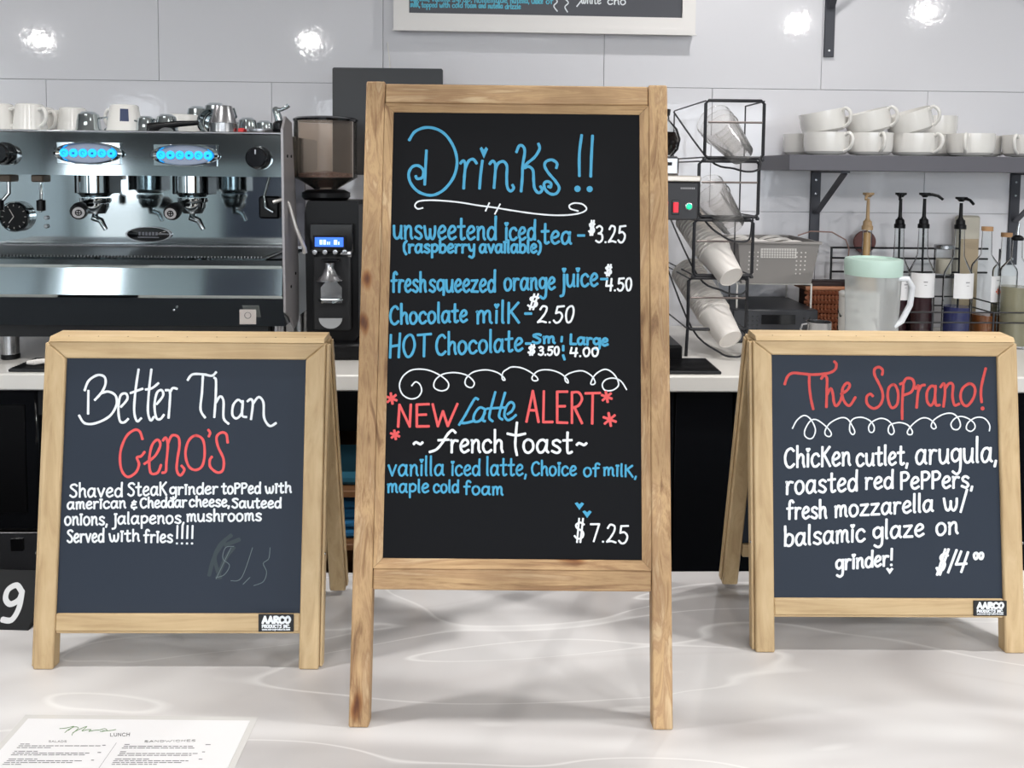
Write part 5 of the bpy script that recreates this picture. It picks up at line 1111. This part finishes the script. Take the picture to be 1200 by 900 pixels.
# wire basket rack behind / round the bottles
t = thing('wire_bottle_rack', (0, 0, 0), 'black wire rack standing behind and around the syrup bottles', 'rack')
ya, yb2 = 2.305, 2.61; xa_, xb_ = X(978, yb2), X(1212, ya)
xq = X(975, yb2)
for z, nm in ((Z(291, yb2, 1080), 'top_rail'), (Z(303, yb2, 1080), 'second_rail'), (Z(319, yb2, 1080), 'third_rail')):
    MB().tube([(xq, yb2, z), (xb_+.06, yb2, z)], .0035, 6).build(nm, black_wire, t)
zl = (Z(366, ya, 1100), Z(378, ya, 1100))
for z in zl: MB().tube([(X(1052, ya), ya, z), (xb_, ya, z), (xb_, yb2, z), (xq, yb2, z)], .0026, 6).build('front_rail', black_wire, t)
for px in (976, 1098, 1174): MB().tube([(X(px, yb2), yb2, BZ+.003), (X(px, yb2), yb2, Z(291, yb2, 1080))], .0035, 6).build('upright', black_wire, t)
for px in (1052, 1098, 1170): MB().tube([(X(px, ya), ya, BZ+.003), (X(px, ya), ya, zl[0])], .003, 6).build('front_upright', black_wire, t)
# things on the wall side of the rack
o = thing('spice_jar', (X(1108, 2.55), 2.55, Z(322, 2.55, 1108)), 'small glass jar with steel lid held in the wire rack between the pump bottles', 'jar')
h = Z(290, 2.55)-Z(322, 2.55)
MB().lathe([(0, 0), (.024, 0), (.026, .003), (.026, h-.004), (.0245, h-.004), (.0245, .004), (0, .004)], seg=28).build('glass', glass, o); MB().lathe([(0, .005), (.024, .005), (.024, h*.6), (0, h*.6)], seg=24).build('contents', mat('spice', (196, 186, 170), .8), o); MB().cyl((0, 0, h-.0035), .029, .014, 28, b=.002).build('lid', steel, o)
m = MB(); zz = Z(322, 2.55, 1108)-.004
tag(MB().box(X(1092, 2.55), X(1126, 2.55), 2.522, 2.585, zz-.004, zz+.0035, .001).build('jar_shelf', black_wire), 'little black shelf plate under the spice jar', 'shelf')
c = atY(1134, 270, 2.62)
o = thing('beige_packet', (c.x, 2.62, BZ+.001), 'tall clear-topped packet with beige contents leaning behind the blue syrup', 'packet')
z2 = Z(253, 2.62, 1134)-BZ
MB().box(-.036, .036, -.012, .02, 0, z2, .006).build('pouch', mat('pouch', (196, 190, 176), .5), o); MB().box(-.030, .030, -.0145, -.0125, .0, z2*.8, .001).build('contents_panel', mat('pouch_fill', (176, 158, 132), .6), o)
c = atY(1014, 286, 2.63)
o = thing('wooden_paddle', (c.x, 2.635, BZ+.001), 'dark reddish round paddle leaning on the tiles behind the beige pump', 'utensil')
z2 = Z(284, 2.63, 1014)-BZ
MB().lathe([(0, 0), (.036, 0), (.038, .003), (.036, .008), (0, .008)], c=(0, .004, z2), seg=32, axis=(0, -1, 0)).build('disc', mat('red_wood', (104, 62, 58), .5), o); MB().box(-.008, .008, -.002, .004, 0, z2-.037, .002).build('handle', mat('red_wood'), o)
o = MB().tube([atY(935, 276, 2.6), atY(950, 271, 2.6), atY(975, 272, 2.6), atY(991, 281, 2.6), atY(995, 292, 2.6), atY(993, 310, 2.6), (X(993, 2.6), 2.6, BZ+.004)], .0022, 8).build('cord', mat('cord', (150, 120, 112), .5)); tag(o, 'thin brownish cord arching behind the grey bin', 'cord')
# ================================================================ WALL SHELF + BOWLS
SF = 2.40
sx0 = X(925, SF, 190)
def sz(py, px=1060): return Z(py, SF, px)
t = thing('wall_shelf', (0, 0, 0), 'dark grey wall shelf carrying the white cups at upper right', 'shelf')
szt = sz(182.5); szb = sz(201)
MB().box(sx0, 2.6, SF, WY-.003, szb, szt, .0015).build('board', mat('shelf_grey', (92, 91, 98), .5), t)
def bracket(px, zt, zb_, low, par=None, nm='bracket'):
    x = X(px, WY); m = MB(); w = .0165
    o_ = MB().box(x-w, x+w, WY-.0085, WY-.0005, zb_, zt, .001).build(nm, dark_steel, par)
    MB().box(x-w*.8, x+w*.8, SF+.04, WY-.0015, zt-.006, zt-.0005).build('arm', dark_steel, o_)
    d0 = Vector((x, WY-.016, zt-low)); d1 = Vector((x, SF+.05, zt-.008))
    mm = MB(); n_ = (d1-d0).normalized(); up_ = Vector((1, 0, 0)); sd = n_.cross(up_)
    mm.add([d0+up_*.010+sd*.002, d0-up_*.010+sd*.002, d0-up_*.010-sd*.002, d0+up_*.010-sd*.002, d1+up_*.010+sd*.002, d1-up_*.010+sd*.002, d1-up_*.010-sd*.002, d1+up_*.010-sd*.002], [(0, 1, 2, 3), (4, 5, 6, 7), (0, 1, 5, 4), (1, 2, 6, 5), (2, 3, 7, 6), (3, 0, 4, 7)])
    mm.build('brace', dark_steel, o_)
    for z in (zt-.03, zt-.075, zb_+.02):
        if z > zb_ and z < zt: MB().lathe([(0, 0), (.0045, 0), (.004, .0015), (0, .002)], c=(x, WY-.0086, z), seg=12, axis=(0, -1, 0)).build('screw', steel, o_)
    return o_
bracket(954, szb-.0003, Z(296, WY, 954), .14, t); bracket(1187, szb-.0003, Z(310, WY, 1187), .16, t)
uz = Z(-110, WY, 960)
t2 = thing('upper_wall_shelf', (0, 0, 0), 'upper wall shelf bracket at the top edge above the white cups', 'shelf')
MB().box(X(925, SF), 2.6, SF, WY-.003, uz, uz+.05, .0015).build('board', mat('shelf_grey'), t2)
bracket(964, uz-.0003, Z(67, WY, 964), .33, t2); bracket(1204, uz-.0003, Z(75, WY, 1204), .33, t2)
def latte(r=.066, h=.062):
    o_ = thing('latte_cup', (0, 0, 0), '', 'cup', 'white latte cups on the wall shelf')
    MB().lathe([(0, 0), (r*.55, 0), (r*.57, .003), (r*.82, .004), (r*.95, .012), (r*.99, .03), (r, h), (r-.0035, h), (r*.97-.003, .028), (r*.82, .010), (0, .007)], seg=40).build('bowl', white_ceramic, o_)
    MB().tube(smooth3([(r-.004, 0, h*.86), (r+.012, 0, h*.96), (r+.024, 0, h*.72), (r+.016, 0, h*.34), (r*.94, 0, h*.16)]), .0052, 10).build('handle', white_ceramic, o_); return o_
lc = None; z0 = szt+.0004
CUPS = [  # px centre, Y, z lift, rot z, tilt(deg), label
    (968, 2.49, 0, -58, 0, 'latte cup front left on the lower layer of the shelf'),
    (943, 2.61, 0, 100, 0, 'latte cup at the far left back of the shelf, lower layer'),
    (1019, 2.49, 0, -88, 0, 'latte cup second from left on the lower layer'),
    (1071, 2.49, 0, -60, 0, 'latte cup third from left on the lower layer'),
    (1107, 2.595, 0, 95, 0, 'latte cup fourth from left, set back on the lower layer'),
    (1137, 2.47, 0, -130, 0, 'latte cup standing singly right of the double layer, handle at its left front'),
    (1146, 2.60, 0, -14, 0, 'latte cup behind the single one, its handle showing on the right'),
    (1203, 2.50, 0, 215, 0, 'latte cup at the right frame edge with its handle to the left'),
    (966, 2.50, 1, -50, 11, 'tilted latte cup on top at the left end of the shelf'),
    (1020, 2.50, 1, -48, 15, 'tilted latte cup on top, second from left'),
    (1069, 2.50, 1, -48, 18, 'steeply tilted latte cup on top, third from left'),
    (1094, 2.60, 1, 60, 0, 'latte cup standing level on the upper layer at its right end')]
for px, Y, lv, rz0, tl, lab in CUPS:
    o = latte(.067, .070) if lc is None else copy_tree(lc)
    if lc is None: lc = o
    r = .066; lift = (.0615*lv)
    Mz = Matrix.Rotation(R(-tl), 4, 'Y'); 
    o.rotation_mode = 'XYZ'
    M_ = Mz @ Matrix.Rotation(R(rz0), 4, 'Z')
    o.rotation_euler = M_.to_euler()
    dz = .030*math.sin(R(tl))
    o.location = (X(px, Y, 170), Y, z0+lift+(dz*1.0 if tl else 0)); o['label'] = lab
# ================================================================ FRAMED BOARD ON THE WALL
t = thing('framed_wall_board', (0, 0, 0), 'white framed black menu board hanging at the top of the tiled wall', 'sign')
FY = WY-.03
P = lambda px, py, Y=FY: atY(px, py, Y)
tl = -220
def seg(poly, y0, y1, nm, m): return MB().prism([(q.x, q.z) for q in poly], y0, y1, axis=1).build(nm, m, t, sharp=15)
o1, o2 = P(461.5, 34), P(814, 40); i1, i2 = P(479.5, 15.5), P(799, 21.5); h_ = .62
fm = mat('frame_white', (238, 234, 231), .35)
A = [Vector((o1.x, 0, o1.z)), Vector((o2.x, 0, o2.z)), Vector((i2.x, 0, i2.z)), Vector((i1.x, 0, i1.z))]
zt = o1.z+h_
seg([A[0], A[1], A[2], A[3]], FY-.008, WY-.002, 'bottom_moulding', fm); seg([A[0], A[3], Vector((i1.x, 0, zt-.05)), Vector((o1.x, 0, zt))], FY-.008, WY-.002, 'side_moulding', fm)
seg([A[2], A[1], Vector((o2.x, 0, zt)), Vector((i2.x, 0, zt-.05))], FY-.008, WY-.002, 'side_moulding', fm); seg([Vector((o1.x, 0, zt)), Vector((i1.x, 0, zt-.05)), Vector((i2.x, 0, zt-.05)), Vector((o2.x, 0, zt))], FY-.008, WY-.002, 'top_moulding', fm)
MB().prism([(o1.x-.004, o1.z-.006), (o2.x+.004, o2.z-.006), (o2.x-.012, o2.z+.012), (o1.x+.012, o1.z+.012)], FY-.014, FY-.0085, axis=1).build('bead', fm, t)
seg([A[3]+Vector((-.002, 0, -.002)), A[2]+Vector((.002, 0, -.002)), Vector((i2.x+.002, 0, zt-.048)), Vector((i1.x-.002, 0, zt-.048))], FY, FY+.006, 'chalk_panel', mat('board_wall', (74, 75, 82), .35))
def wpl(px, py, lift): q = atY(px, py, FY-.0003-lift); return q
mb = MB(); ws = []
ws += word('milk,', 481, 492, 8, 8, 4) + word('topped', 494, 512, 8.5, None, 3.6) + word('with', 515, 527, 8.7, None, 3.6) + word('cold', 530, 542, 8.8, None, 3.6) + word('foam', 545, 558, 9, None, 3.6) + word('and', 561, 569, 9.2, None, 3.6) + word('nutella', 572, 589, 9.6, None, 3.6) + word('drizzle', 592, 610, 10.3, None, 3.6)
ws += word('espresso,', 481, 503, 1, None, 4) + word('vanilla', 506, 527, 1.5, None, 4) + word('syrup,', 530, 553, 2, None, 4) + word('homemade', 556, 594, 3, None, 4) + word('nutella,', 598, 620, 3.6, None, 4) + word('Choice', 623, 636, 4.2, None, 4) + word('of', 640, 648, 4.4, None, 4)
ink(mb, ws, 1.35, wpl); o = mb.build('lettering', mat('ink_wall_blue', (96, 190, 214), .6), t, recalc=False); o['label'] = 'small blue handwritten lines'
mb = MB(); ink(mb, word('white', 681, 704, 4, 4.5, 6) + word('cho', 712, 733, 5, 5.5, 5.6) + [[(685, -4), (676, 7.5)], [(650, -3), (653, 2), (649, 7), (653, 13)], [(660, -3), (666, 3), (662, 8), (665, 14)]], 1.6, wpl); o = mb.build('lettering', ink_white, t, recalc=False); o['label'] = 'white handwritten words and steam curls'
